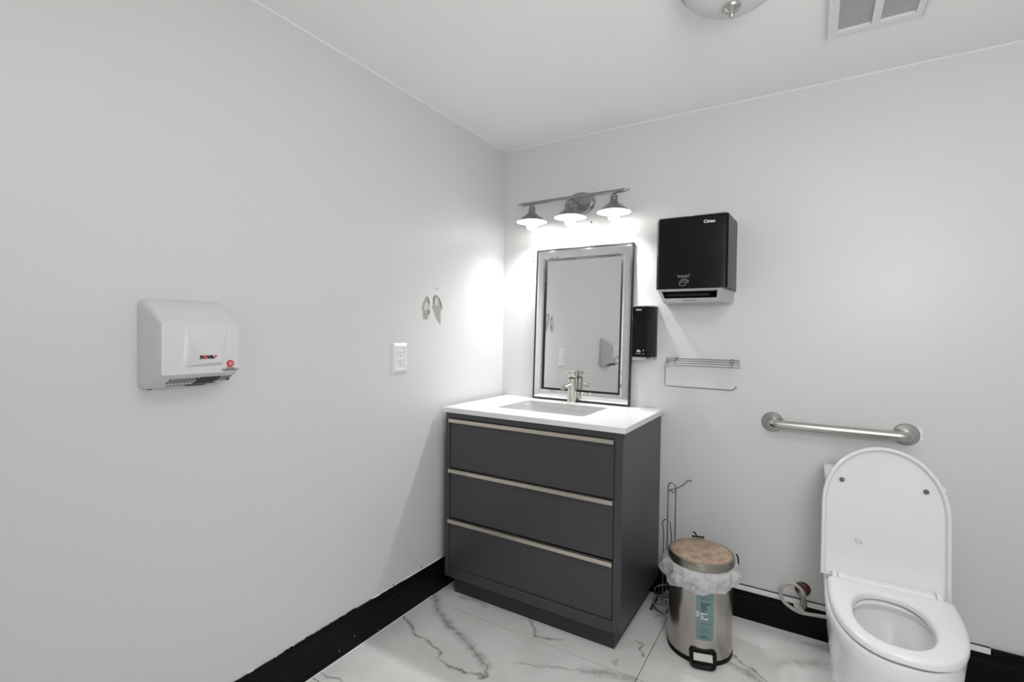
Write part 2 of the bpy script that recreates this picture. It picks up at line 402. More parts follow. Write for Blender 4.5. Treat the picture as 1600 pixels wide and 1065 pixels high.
BK = [(0, 0), (0.013, 0), (0.013, 0.094), (0.0105, 0.0965), (0.0105, 0.104), (0.012, 0.107), (0.012, 0.119), (0, 0.1205)]
base_back = base_run('baseboard_back', lambda s, d, h: (0.013+s, -d, h), XR-0.013, m_blackbase, prof=BK)
# unpainted white strip along the top of the back baseboard; it ends in a broken black end at the right
cap = bmesh.new(); box(cap, 0.92, 2.035, -0.0115, 0, 0.1205, 0.1395, bev=0.0015)
obj('top_strip', cap, m_primer, base_back)['label'] = 'unpainted white top strip'
cap = bmesh.new(); box(cap, 0.92, 2.035, -0.004, 0, 0.1395, 0.1425)
obj('gap_shadow', cap, m_blackdeep, base_back)  # solid black strip standing in for the shadowed gap
cap = bmesh.new(); box(cap, 2.037, XR, -0.0125, 0, 0.1205, 0.141, bev=0.002)
obj('top_strip', cap, m_blackbase, base_back)
for k, (x, r) in enumerate(((2.112, 0.006), (2.125, 0.008), (2.14, 0.005), (2.10, 0.004), (2.155, 0.007))):
    bm = bmesh.new(); bmesh.ops.create_icosphere(bm, subdivisions=2, radius=r)
    rr = random.Random(k)
    for v in bm.verts: v.co = Vector((v.co.x*1.3, v.co.y*0.9, v.co.z*0.8))*rr.uniform(0.75, 1.2)
    obj('paint_chip', bm, m_blackbase if k != 2 else m_primer, base_back, loc=(x, -0.012, 0.140))
# spill of caulk at the floor joint, left
bm = bmesh.new(); prism(bm, [(0.013, 0), (0.0165, 0), (0.013, 0.002)], lambda a, b: (a, YB, b), lambda a, b: (a, -0.6, b))
obj('caulk_bead', bm, m_caulk, base_left)
# thin white edge and flecks along the ragged paint line of the left baseboard
bm = bmesh.new()
prism(bm, [(0, 0.1425), (0.003, 0.1425), (0, 0.147)], lambda a, b: (a, -0.95, b), lambda a, b: (a, -0.0, b))
obj('caulk_bead', bm, m_caulk, base_left)
rr = random.Random(11)
for k in range(16):
    y = -1.03 - rr.random()*0.42; l = rr.uniform(0.004, 0.02)
    obj('paint_chip', bx(0.0, 0.0022, y-l/2, y+l/2, 0.138, 0.1425+rr.uniform(0.002, 0.0055)), m_blackbase if k % 3 else m_caulk, base_left)
for y, z in ((-0.835, 0.15), (-0.66, 0.155)):
    obj('paint_chip', bx(0, 0.0015, y-0.003, y+0.003, z-0.004, z), m_blackbase, base_left)
for y, z in ((-1.12, 0.03), (-0.93, 0.012), (-1.05, 0.05)):
    obj('paint_chip', bx(0.013, 0.0136, y-0.0015, y+0.0015, z-0.0015, z+0.0015), m_caulk, base_left)

# torn drywall patches on the left wall (where something was ripped off)
def patch(outline, m, d0, d1, name):
    bm = bmesh.new(); prism(bm, outline, lambda a, b: (d0, a, b), lambda a, b: (d1, a, b)); return obj(name, bm, m, w_left)
P1 = [(-.676,1.318),(-.668,1.345),(-.655,1.366),(-.645,1.375),(-.636,1.366),(-.628,1.340),(-.626,1.318),(-.632,1.312),(-.626,1.305),(-.630,1.285),(-.640,1.272),(-.668,1.272),(-.668,1.308)]
P2 = [(-.597,1.345),(-.597,1.372),(-.588,1.385),(-.575,1.388),(-.560,1.376),(-.548,1.352),(-.540,1.325),(-.545,1.316),(-.548,1.290),(-.544,1.270),(-.549,1.250),(-.562,1.262),(-.578,1.275),(-.590,1.300),(-.600,1.322),(-.608,1.330)]
patch(P1, m_dirty, -0.001, 0.0009, 'torn_patch')
patch(P2, m_dirty, -0.001, 0.0009, 'torn_patch')
patch([(-.664,1.325),(-.655,1.345),(-.640,1.352),(-.634,1.330),(-.640,1.316),(-.655,1.312)], m_gyp, 0.0009, 0.0016, 'torn_patch')
patch([(-.590,1.340),(-.588,1.368),(-.575,1.378),(-.566,1.352),(-.570,1.335)], m_gyp, 0.0009, 0.0016, 'torn_patch')
for dpts in ([(-.628,1.345),(-.636,1.368),(-.645,1.377),(-.6335,1.369),(-.624,1.342)], [(-.540,1.325),(-.551,1.357),(-.562,1.378),(-.547,1.357),(-.536,1.326)], [(-.596,1.345),(-.600,1.345),(-.600,1.372),(-.590,1.386),(-.594,1.372)], [(-.624,1.315),(-.632,1.311),(-.631,1.296),(-.624,1.302)]):
    patch(dpts, m_rub, 0.0009, 0.0026, 'torn_edge')
patch([(-.585,1.417),(-.565,1.419),(-.567,1.413),(-.583,1.413)], m_dirty, 0, 0.001, 'torn_patch')
# leftover screws in the back wall
for x, z in ((0.521, 1.781), (0.191, 1.606), (0.618, 1.857)):
    bm = bmesh.new(); lathe(bm, [(0.0042, 0), (0.0042, -0.004), (0.003, -0.006)], (x, 0, z), 12, 'Y')
    obj('screw_head', bm, m_rub, w_back)

# ------------------------------------------------------------------ vanity cabinet
VX0, VX1, VYF, VT = 0.0435, 0.8895, -0.550, 0.848
van = thing('vanity_cabinet', 'charcoal grey three-drawer vanity cabinet with champagne drawer pulls in the corner', 'cabinet', (0.466, -0.28, 0))
def lc(bm): # shift to the vanity's local space
    bmesh.ops.translate(bm, verts=bm.verts, vec=(-0.466, 0.28, 0)); return bm
bm = bmesh.new()
box(bm, VX0, 0.066, VYF, -0.012, 0.0833, VT, bev=0.001, seg=1)
box(bm, 0.8575, VX1, VYF, -0.012, 0.0833, VT, bev=0.001, seg=1)
box(bm, 0.066, 0.8575, VYF, -0.012, 0.0833, 0.128, bev=0.0008, seg=1)
box(bm, 0.066, 0.8575, VYF, -0.45, 0.822, VT, bev=0.0008, seg=1)
box(bm, 0.066, 0.8575, -0.03, -0.012, 0.128, VT)
obj('carcass', lc(bm), m_van, van)
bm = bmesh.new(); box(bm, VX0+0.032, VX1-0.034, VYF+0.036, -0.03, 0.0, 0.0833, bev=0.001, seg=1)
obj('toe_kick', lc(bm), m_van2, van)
bm = bmesh.new(); box(bm, VX1-0.0005, VX1+0.001, VYF+0.001, VYF+0.02, VT-0.03, VT-0.002); obj('edge_scuff', lc(bm), m_van2, van)
for zb, zt in ((0.592, 0.8155), (0.3605, 0.584), (0.1305, 0.351)):
    bm = bmesh.new(); box(bm, 0.0695, 0.8545, VYF+0.003, VYF+0.022, zb, zt-0.004, bev=0.001, seg=1)
    d = obj('drawer', lc(bm), m_van, van)
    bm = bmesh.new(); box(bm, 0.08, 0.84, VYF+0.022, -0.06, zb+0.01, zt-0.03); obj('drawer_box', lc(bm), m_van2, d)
    bm = bmesh.new()
    prism(bm, [(-0.018, 0.0), (-0.018, -0.0125), (-0.0155, -0.0145), (-0.004, -0.0145), (-0.004, -0.0125), (-0.0155, -0.0035), (0.0, -0.0035), (0.0, 0.0)][::-1],
          lambda a, b: (0.067, VYF+a+0.006, zt+b+0.0035), lambda a, b: (0.856, VYF+a+0.006, zt+b+0.0035))
    # solid face bar of the pull
    box(bm, 0.067, 0.856, VYF-0.013, VYF-0.0085, zt-0.0125, zt+0.0035, bev=0.0006, seg=1)
    obj('drawer_pull', lc(bm), m_gold, d)

# countertop with undermount basin
CZT = 0.870; CB = 0.848
top = thing('countertop', 'white quartz vanity top with rectangular undermount sink', 'countertop', (0.466, -0.28, CB))
bm = bmesh.new()
sx0, sx1, sy0, sy1 = 0.236, 0.672, -0.420, -0.118
X0, X1, Y0, Y1 = 0.0314, 0.9016, -0.5622, -0.001
def rr_pts(x0, x1, y0, y1, r, n=5):
    pts = []
    for cx, cy, a0 in ((x1-r, y1-r, 0), (x0+r, y1-r, 90), (x0+r, y0+r, 180), (x1-r, y0+r, 270)):
        for k in range(n+1):
            t = math.radians(a0+90*k/n); pts.append((cx+r*math.cos(t), cy+r*math.sin(t)))
    return pts
oo = rr_pts(X0, X1, Y0, Y1, 0.002); ii = rr_pts(sx0, sx1, sy0, sy1, 0.018)
def ring3(p, z): return [(a, b, z) for a, b in p]
oi = rr_pts(X0+0.0015, X1-0.0015, Y0+0.0015, Y1-0.0015, 0.002)
R = loft(bm, [ring3(ii, CB), ring3(ii, CZT-0.001), ring3(rr_pts(sx0-.001, sx1+.001, sy0-.001, sy1+.001, 0.018), CZT), ring3(oi, CZT), ring3(oo, CZT-0.0015), ring3(oo, CB)], False, False)
for i in range(len(ii)): 
    j = (i+1) % len(ii); bm.faces.new((R[-1][i], R[-1][j], R[0][j], R[0][i]))
bmesh.ops.translate(bm, verts=bm.verts, vec=(-0.466, 0.28, -CB))
obj('worktop', bm, m_quartz, top)
bm = bmesh.new()
b0 = rr_pts(sx0-.012, sx1+.012, sy0-.012, sy1+.012, 0.02); b1 = rr_pts(sx0+.002, sx1-.002, sy0+.002, sy1-.002, 0.03); b2 = rr_pts(sx0+.02, sx1-.02, sy0+.015, sy1-.015, 0.05); b3 = rr_pts(sx0+.05, sx1-.05, sy0+.04, sy1-.04, 0.06)
b4 = rr_pts(sx0+.19, sx1-.19, sy0+.13, sy1-.13, 0.018)
e0 = rr_pts(sx0-.012, sx1+.012, sy0-.012, sy1+.012, 0.02)
loft(bm, [ring3(b0, CB-0.0005), ring3(b1, CB-0.0005), ring3(b1, CB-0.03), ring3(b2, CB-0.105), ring3(b3, CB-0.125), ring3(b4, CB-0.13)], False, True)
bmesh.ops.translate(bm, verts=bm.verts, vec=(-0.466, 0.28, -CB))
sk = obj('sink_basin', bm, m_sink, top, smooth=40)
bm = bmesh.new(); lathe(bm, [(0.022, 0), (0.022, 0.003), (0.012, 0.004)], ((sx0+sx1)/2-0.466, (sy0+sy1)/2+0.28, -0.1295), 24)
obj('drain', bm, m_chrome, sk)

# faucet (local axes: -y towards the user)
fc = thing('faucet', 'brushed nickel single-lever faucet behind the sink', 'faucet', (0.4632, -0.078, CZT))
bm = bmesh.new(); lathe(bm, [(0.0265, 0), (0.0265, 0.003), (0.0235, 0.005), (0.0225, 0.007), (0.0225, 0.006)], n=32); obj('base_ring', bm, m_faucet, fc, smooth=40)
bm = bmesh.new(); lathe(bm, [(0.0225, 0.003), (0.0225, 0.122), (0.0195, 0.124)], n=32); obj('body', bm, m_faucet, fc, smooth=40)
bm = bmesh.new(); lathe(bm, [(0.0165, 0.122), (0.0165, 0.131)], n=24); obj('neck', bm, m_rub, fc, smooth=40)
bm = bmesh.new(); lathe(bm, [(0.0215, 0.129), (0.0225, 0.131), (0.0225, 0.158), (0.0195, 0.160)], n=32); h = obj('handle', bm, m_faucet, fc, smooth=40)
bm = bmesh.new(); box(bm, -0.0105, 0.0105, -0.140, 0.012, 0.1585, 0.1625, bev=0.0015); obj('lever', bm, m_faucet, h)
bm = bmesh.new(); tube(bm, [(0, -0.01, 0.096), (0, -0.06, 0.091), (0, -0.108, 0.085)], 0.0105, 16); obj('spout', bm, m_faucet, fc, smooth=50)
bm = bmesh.new(); tube(bm, [(0, -0.101, 0.093), (0, -0.103, 0.074)], 0.0125, 16); obj('aerator', bm, m_chrome, fc, smooth=50)

# ------------------------------------------------------------------ mirror leaning on the countertop
MW, MH = 0.528, 0.786
mir = thing('framed_mirror', 'tall rectangular mirror with silver frame and black edges leaning on the countertop', 'mirror', (0.484, -0.0295, CZT+0.0025), (math.radians(-2.05), 0, 0))
mir.scale = (1, 0.75, 1)
hw = MW/2
obj('backing', bx(-hw+.002, hw-.002, -0.006, 0, 0.002, MH-.002), m_black2, mir)
def frame_ring(bm, o, i, yo, yi, yb):
    """picture-frame ring: outer inset o, inner inset i, front depths yo, yi, back depth yb"""
    def rc(s, y): return [(-hw+s, y, s), (hw-s, y, s), (hw-s, y, MH-s), (-hw+s, y, MH-s)]
    R = loft(bm, [rc(i, yb), rc(o, yb), rc(o, yo), rc(i, yi)], False, False)
    for k in range(4): bm.faces.new((R[-1][k], R[-1][(k+1) % 4], R[0][(k+1) % 4], R[0][k]))
bm = bmesh.new(); frame_ring(bm, 0, 0.007, -0.022, -0.024, -0.001); obj('outer_trim', bm, m_bead, mir)
# four mitred mirror strips, pillow-bevelled
o_, i_ = 0.007, 0.050
def strip(side):
    bm = bmesh.new()
    prof = [(0.0, -0.0205), (0.010, -0.0225), (0.035, -0.0225), (0.043, -0.0185)]   # across the strip: inset, depth
    c = [(-hw, 0), (hw, 0), (hw, MH), (-hw, MH)]
    sg = [(1, 1), (-1, 1), (-1, -1), (1, -1)]
    a, b = side, (side+1) % 4
    def P(k, s, y): return (c[k][0]+sg[k][0]*(o_+s), y, c[k][1]+sg[k][1]*(o_+s))
    r0 = [P(a, s, y) for s, y in prof] + [P(a, prof[-1][0], -0.004), P(a, 0, -0.004)]
    r1 = [P(b, s, y) for s, y in prof] + [P(b, prof[-1][0], -0.004), P(b, 0, -0.004)]
    loft(bm, [r0, r1]); return bm
for k in range(4): obj('mirror_strip', strip(k), m_mirror2, mir)
bm = bmesh.new(); frame_ring(bm, 0.050, 0.060, -0.0165, -0.0165, -0.001); obj('inner_trim', bm, m_bead, mir)
obj('mirror_glass', bx(-hw+.058, hw-.058, -0.010, -0.006, 0.058, MH-.058), m_mirror, mir)

# ------------------------------------------------------------------ vanity light: bar, oval plate, three shades with lit bulbs
vl = thing('vanity_light', 'three-shade brushed nickel bar light lit above the mirror', 'light fixture', (0.459, 0, 1.883))
bm = bmesh.new()
rings = []
for s, y in ((1, 0), (1, -0.008), (0.93, -0.012), (0.90, -0.017), (0.84, -0.020)):
    rings.append([(0.083*s*math.cos(2*PI*k/48), y, -0.004+0.058*s*math.sin(2*PI*k/48)) for k in range(48)])
loft(bm, rings); obj('backplate', bm, m_fixture, vl, smooth=35)
for x in (-0.05, 0.05):
    bm = bmesh.new(); lathe(bm, [(0.006, -0.018), (0.005, -0.026), (0.001, -0.030)], (x, 0, -0.012), 16, 'Y'); obj('screw_cap', bm, m_fixture, vl, smooth=50)
bm = bmesh.new(); tube(bm, [(0, -0.018, 0), (0, -0.115, 0)], 0.008, 16); obj('arm', bm, m_fixture, vl, smooth=50)
bm = bmesh.new(); lathe(bm, [(0.003, -0.298), (0.006, -0.292), (0.003, -0.286), (0.0075, -0.280), (0.0075, -0.274), (0.0105, -0.268), (0.0105, -0.262), (0.009, -0.26), (0.009, 0.26), (0.0105, 0.262), (0.0105, 0.268), (0.0075, 0.274), (0.0075, 0.280), (0.003, 0.286), (0.006, 0.292), (0.003, 0.298)], (0, -0.12, 0), 20, 'X')
obj('bar', bm, m_fixture, vl, smooth=40)
SP = [(0.006, -0.006), (0.009, -0.012), (0.018, -0.021), (0.018, -0.025), (0.015, -0.027), (0.0175, -0.033), (0.0175, -0.037), (0.015, -0.039), (0.019, -0.046), (0.023, -0.053), (0.033, -0.061), (0.049, -0.073), (0.065, -0.085), (0.079, -0.096)]
for x in (-0.216, 0.0, 0.223):
    bm = bmesh.new(); lathe(bm, SP, (x, -0.12, 0), 40, cap0=True, cap1=False); sh = obj('shade', bm, m_fixture, vl, smooth=35)
    bm = bmesh.new(); lathe(bm, [(0.079, -0.0968), (0.065, -0.0875), (0.049, -0.0755), (0.033, -0.0635), (0.017, -0.0565)], (x, -0.12, 0), 40, cap0=False, cap1=True); obj('shade_lining', bm, m_shadein, sh, smooth=60)
    bm = bmesh.new(); lathe(bm, [(0.012, -0.066), (0.014, -0.075), (0.026, -0.088), (0.027, -0.105), (0.026, -0.122), (0.020, -0.133), (0.008, -0.138)], (x, -0.12, 0), 28)
    obj('bulb', bm, m_bulb, sh, smooth=70)
    sl = bpy.data.lights.new('bulb_beam', 'SPOT'); sl.energy = BULB_W; sl.spot_size = math.radians(144); sl.spot_blend = 1.0; sl.shadow_soft_size = 0.022
    so = bpy.data.objects.new('bulb_beam', sl); COL.objects.link(so); so.location = (0.459+x, -0.12, 1.883-0.142)
vl['label'] = 'three-shade brushed nickel bar light, lit, above the mirror'

# ------------------------------------------------------------------ paper towel dispenser
td = thing('towel_dispenser', 'large black paper towel dispenser with grey chute on the back wall', 'dispenser', (1.045, 0, 1.41))
# cover cross-section in plan (x from -0.155..0.155), rounded front corners
hx = 0.1545
plan = [(-hx, -0.012), (-hx+0.018, -0.205)]
plan += [(-hx+0.03, -0.222), (-hx+0.05, -0.226)] + [(0.126, -0.226), (0.139, -0.223), (0.1475, -0.213)] + [(hx, -0.04), (hx, -0.012)]
def cover(z0, z1, e=0.0): return [(a, b, z) for z in (z0,) for a, b in plan]
bm = bmesh.new()
loft(bm, [[(a*1.0, b, 0.0) for a, b in plan], [(a, b, 0.285) for a, b in plan], [(a*0.99, b*0.985, 0.296) for a, b in plan]])
cv = obj('cover', bm, m_black, td, smooth=25)
bm = bmesh.new(); box(bm, -0.151, 0.151, -0.014, 0, -0.005, 0.306, bev=0.002); obj('backplate', bm, m_greyplastic, td)
bm = bmesh.new(); box(bm, -0.136, -0.015, -0.19, -0.014, 0.296, 0.308, bev=0.001); obj('top_rail', bm, m_greyplastic, td)
bm = bmesh.new(); box(bm, 0.012, 0.138, -0.19, -0.014, 0.296, 0.308, bev=0.001); obj('top_rail', bm, m_greyplastic, td)
# chute: hollow tapering tray with a wide mouth in its front
bm = bmesh.new()
zt_, zb_ = 0.0, -0.052
front = -0.212; frontb = -0.165
def cz(x0, x1, yt, yb, ybk): pass
pts_t = [(-0.130, front), (0.128, front), (0.147, -0.03), (0.147, 0.0), (-0.147, 0.0), (-0.147, -0.03)]
pts_b = [(-0.118, frontb), (0.116, frontb), (0.143, -0.02), (0.143, 0.0), (-0.143, 0.0), (-0.143, -0.02)]
A = [bm.verts.new((a, b, zt_-0.0005)) for a, b in pts_t]; B = [bm.verts.new((a, b, zb_)) for a, b in pts_b]
for i in range(1, 6):
    j = (i+1) % 6; bm.faces.new((A[i], A[j], B[j], B[i]))
bm.faces.new(A); bm.faces.new(list(reversed(B)))
def fr(u, v, dy=0.0):   # point on the sloping front face, u 0..1 across, v 0..1 down
    tl, tr, bl, br = [Vector((*p, z)) for p, z in ((pts_t[0], zt_-0.0005), (pts_t[1], zt_-0.0005), (pts_b[0], zb_), (pts_b[1], zb_))]
    p = (tl*(1-u)+tr*u)*(1-v) + (bl*(1-u)+br*u)*v; p.y += dy; return p
q = [fr(.06, .14), fr(.93, .14), fr(.93, .70), fr(.06, .70)]; qb = [fr(.06, .14, .07), fr(.93, .14, .07), fr(.93, .70, .07), fr(.06, .70, .07)]
Q = [bm.verts.new(p) for p in q]; QB = [bm.verts.new(p) for p in qb]
oc = [A[0], A[1], B[1], B[0]]
for i in range(4):
    j = (i+1) % 4; bm.faces.new((oc[i], oc[j], Q[j], Q[i])); f = bm.faces.new((Q[i], Q[j], QB[j], QB[i])); f.material_index = 0 if i == 0 else 1
bm.faces.new(QB).material_index = 1
ch = obj('chute', bm, m_greyplastic, td, mats=[m_blackdeep])
bm = bmesh.new(); tube(bm, [fr(.08, .42, .03), fr(.80, .42, .03)], 0.008, 12); obj('roller', bm, m_black2, ch, smooth=50)
# print: hand under a towel on the cover, small white mark at the top, grey word on the chute
text('Cintas', 0.017, m_text_lt, cv, 'maker_mark', (0.055, -0.2268, 0.262), (1, 0, 0.0), (0, 0, 1), bold=0.0006)
text('Automatic', 0.0135, m_text_gr, ch, 'chute_print', tuple(fr(.36, .93, -0.0006)), (1, 0, 0), tuple(fr(.4, 0)-fr(.4, 1)), bold=0.0003)
bm = bmesh.new()
for a, b, c_, d in ((-0.045, 0.058, -0.041, 0.048), (-0.041, 0.048, 0.0, 0.048), (0.0, 0.048, 0.005, 0.060), (-0.037, 0.056, -0.034, 0.049), (-0.029, 0.056, -0.028, 0.049), (-0.021, 0.056, -0.021, 0.049), (-0.013, 0.056, -0.014, 0.049), (-0.005, 0.056, -0.008, 0.049)):
    tube(bm, [(a, -0.2265, b), (c_, -0.2265, d)], 0.0013, 6)
hand = [(-0.036, -0.2265, 0.027), (-0.028, -0.2265, 0.033), (-0.016, -0.2265, 0.034), (-0.004, -0.2265, 0.028), (0.000, -0.2265, 0.024)]
tube(bm, fillet(hand, 0.006), 0.0012, 6)
tube(bm, fillet([(-0.030, -0.2265, 0.036), (-0.016, -0.2265, 0.042), (0.0, -0.2265, 0.032), (0.0, -0.2265, 0.026), (-0.008, -0.2265, 0.024)], 0.005), 0.0012, 6)
tube(bm, [(-0.024+0.013*math.cos(2*PI*k/20), -0.2265, 0.019+0.0075*math.sin(2*PI*k/20)) for k in range(20)], 0.0012, 6, closed=True)
obj('hand_symbol', bm, m_text_gr, cv)

# ------------------------------------------------------------------ soap dispenser
sd = thing('soap_dispenser', 'small black soap dispenser on the wall beside the mirror', 'dispenser', (0.817, 0, 1.115))
plan = [(-0.047, -0.012), (-0.046, -0.102), (-0.040, -0.109), (0.018, -0.111), (0.024, -0.106), (0.047, -0.045), (0.0475, -0.012)]
bm = bmesh.new(); loft(bm, [[(a, b, 0) for a, b in plan], [(a, b, 0.226) for a, b in plan], [(a*.97, b*.98, 0.231) for a, b in plan]])
sc_ = obj('cover', bm, m_black, sd, smooth=20)
bm = bmesh.new(); box(bm, -0.048, 0.046, -0.013, 0, -0.018, 0.238, bev=0.002); obj('backplate', bm, m_greyplastic, sd)
bm = bmesh.new(); box(bm, -0.042, 0.018, -0.100, -0.012, -0.014, 0, bev=0.002); obj('base_tray', bm, m_greyplastic, sd)
bm = bmesh.new(); box(bm, 0.018, 0.042, -0.07, -0.012, -0.013, 0, bev=0.003); obj('nozzle_housing', bm, m_fixture, sd)
bm = bmesh.new(); box(bm, -0.046, 0.044, -0.085, -0.012, 0.231, 0.2365, bev=0.001); obj('top_rail', bm, m_greyplastic, sd)
text('Cintas', 0.010, m_text_lt, sc_, 'maker_mark', (-0.024, -0.1118, 0.2125), (1, 0, 0), (0, 0, 1), bold=0.0004)
text('AUTOMATIC', 0.0045, m_text_lt, sc_, 'caption_print', (-0.024, -0.1118, 0.013), (1, 0, 0), (0, 0, 1))
bm = bmesh.new()
tube(bm, [(-0.010+0.008*math.cos(2*PI*k/20), -0.1112, 0.0265+0.0045*math.sin(2*PI*k/20)) for k in range(20)], 0.0009, 6, closed=True)
tube(bm, fillet([(-0.018, -0.1112, 0.024), (-0.010, -0.1112, 0.031), (0.0, -0.1112, 0.023)], .003), 0.0009, 6)
tube(bm, [(-0.014, -0.1112, 0.026), (-0.005, -0.1112, 0.026)], 0.0009, 6)
obj('hand_symbol', bm, m_text_lt, sc_)
bm = bmesh.new(); lathe(bm, [(0.0035, -0.110), (0.0035, -0.1118)], (0.0125, 0, 0.030), 14, 'Y'); lathe(bm, [(0.0026, -0.110), (0.0026, -0.1118)], (0.0125, 0, 0.014), 14, 'Y'); obj('indicator_dot', bm, m_text_gr, sc_)

# ------------------------------------------------------------------ wire shelf with towel rod
ws = thing('wire_shelf', 'steel wire paper holder shelf with open rod below the towel dispenser', 'shelf', (1.07, 0, 1.09))
def W_(name, pts, r, m=m_wire, par=ws, fil=0.008):
    bm = bmesh.new(); tube(bm, fillet(pts, fil), r, 8); return obj(name, bm, m, par, smooth=60)
YA, YF = -0.012, -0.105
n_r = 4
for k in range(n_r):
    t = k/(n_r-1); y = YA+(YF-YA)*t; z = 0.020-0.026*t
    xl = -0.158+0.016*t; xr = 0.150+0.014*t
    W_('shelf_rod', [(xl, y, z), (xr, y, z)], 0.0024)
W_('side_rod', [(-0.158, YA, 0.016), (-0.142, YF, -0.010)], 0.0026)
W_('side_rod', [(-0.147, YA+0.0, 0.012), (-0.133, YF, -0.012)], 0.002)
for x in (-0.118, 0.118):
    W_('bracket', [(x, 0, 0.020), (x, -0.02, 0.018), (x+0.006, -0.06, -0.002)], 0.004)
    bm = bmesh.new(); lathe(bm, [(0.008, 0), (0.008, -0.003), (0.004, -0.006)], (x, 0, 0.018), 14, 'Y'); obj('wall_screw', bm, m_wire, ws)
W_('towel_rod', [(-0.142, YF, -0.008), (-0.143, YF, -0.099), (0.136, YF, -0.101), (0.150, YF, -0.084)], 0.0032, fil=0.01)

# ------------------------------------------------------------------ grab bar
gb = thing('grab_bar', 'brushed steel grab bar on the wall above the toilet', 'grab bar', (1.569, 0, 0.858))
for x in (-0.2205, 0.2205):
    bm = bmesh.new(); lathe(bm, [(0.041, 0), (0.041, -0.003), (0.0385, -0.0055), (0.025, -0.006)], (x, 0, 0), 36, 'Y'); obj('flange', bm, m_fixture, gb, smooth=40)
bm = bmesh.new(); tube(bm, fillet([(-0.2205, -0.006, 0), (-0.2205, -0.058, 0), (0.2205, -0.058, 0), (0.2205, -0.006, 0)], 0.035, 8), 0.0178, 20); obj('bar', bm, m_nickel, gb, smooth=50)
bm = bmesh.new(); 
prism(bm, [(0.034, 0.036), (0.044, 0.028), (0.049, 0.012), (0.046, 0.0), (0.050, -0.014), (0.044, -0.018), (0.036, -0.005), (0.038, 0.014)], lambda a, b: (0.2205+a, 0, b), lambda a, b: (0.2205+a, -0.0012, b))
obj('chipped_paint', bm, m_caulk, gb)

# ------------------------------------------------------------------ toilet
TX = 1.703
to = thing('toilet', 'white one-piece toilet with its lid raised, under the grab bar', 'toilet', (TX, -0.40, 0))
def se(cx, cy, hwid, fy, by, pf=2.2, pb=5.0, n=64, z=0.0, px=None):
    """closed outline: half-width hwid, front reach fy, back reach by (superellipse halves)"""
    out = []
    for k in range(n):
        t = 2*PI*k/n; c_, s_ = math.cos(t), math.sin(t)
        p = pf if s_ < 0 else pb; L_ = fy if s_ < 0 else by
        out.append((cx+hwid*math.copysign(abs(c_)**(2/p), c_), cy+L_*math.copysign(abs(s_)**(2/p), s_), z))
    return out
# body with bowl; local y = world y + 0.40
bm = bmesh.new()
rings = []
for z, hwd, fy, by, cy in ((0.0, .134, .29, .36, 0.0), (0.012, .138, .295, .365, 0.0), (0.10, .141, .30, .37, 0), (0.20, .152, .314, .37, 0), (0.28, .161, .325, .37, 0), (0.335, .166, .334, .37, 0), (0.366, .168, .337, .37, 0), (0.374, .164, .333, .366, 0)):
    rings.append(se(0, cy-0.0, hwd, fy, by, 2.4, 6, z=z))
# over the rim and down into the bowl
ocy = -0.14
for z, hwd, fy, by in ((0.374, .110, .165, .165), (0.368, .104, .155, .155), (0.350, .112, .165, .16), (0.345, .113, .165, .16), (0.31, .10, .15, .145), (0.25, .085, .125, .12), (0.20, .06, .085, .08), (0.17, .04, .05, .05)):
    rings.append(se(0, ocy, hwd, fy, by, 2.1, 2.2, z=z))
loft(bm, rings)
body = obj('bowl', bm, m_porc, to, smooth=45)
bm = bmesh.new(); r_ = se(0, ocy, .083, .122, .117, 2.1, 2.2, z=0.245); bm.faces.new([bm.verts.new(p) for p in r_]); obj('water', bm, m_water, body)
bm = bmesh.new()
rings = []
for z, hwd, fy, by in ((0.372, .155, .095, .115), (0.39, .158, .098, .115), (0.55, .163, .103, .115), (0.695, .168, .106, .115), (0.702, .166, .104, .113)):
    rings.append(se(0, 0.27, hwd, fy, by, 7, 7, z=z))
loft(bm, rings); tk = obj('tank', bm, m_porc, to, smooth=45)
bm = bmesh.new(); rings = []
for z, d in ((0.703, 0.0), (0.705, 0.003), (0.720, 0.003), (0.725, -0.003)): rings.append(se(0, 0.27, .168+d, .108+d, .115+d, 7, 7, z=z))
loft(bm, rings); tl = obj('tank_lid', bm, m_porc, to, smooth=45)
bm = bmesh.new(); lathe(bm, [(0.022, 0.725), (0.022, 0.729), (0.018, 0.731)], (0, 0.27, 0), 28); obj('flush_button', bm, m_chrome, tl, smooth=40)
# seat ring
def seat_ring(z, dout, din):
    return se(0.007, 0.02, .166+dout, .352+dout, .068+dout, 2.5, 9, z=z, n=72), se(-0.004, ocy+0.008, .094-din, .150-din, .152-din, 2.15, 2.3, z=z, n=72)
prof = [(0.378, -0.006), (0.381, 0.0), (0.392, 0.0), (0.399, -0.004), (0.4015, -0.014)]
o_r = [seat_ring(z, d, 0)[0] for z, d in prof]; i_r = [seat_ring(z, 0, d*0.8)[1] for z, d in reversed(prof)]
bm = bmesh.new(); R = loft(bm, o_r+i_r, False, False)
for i in range(72): j = (i+1) % 72; bm.faces.new((R[-1][i], R[-1][j], R[0][j], R[0][i]))
seat = obj('seat', bm, m_seat, to, smooth=50)
# hinge cover behind the seat
bm = bmesh.new(); box(bm, -0.128, 0.128, 0.070, 0.104, 0.380, 0.409, bev=0.003); obj('hinge_cover', bm, m_seat, to)
for x in (-0.137, 0.137):
    bm = bmesh.new(); box(bm, x-0.008, x+0.008, 0.072, 0.106, 0.376, 0.411, bev=0.004); obj('hinge', bm, m_seat, to)
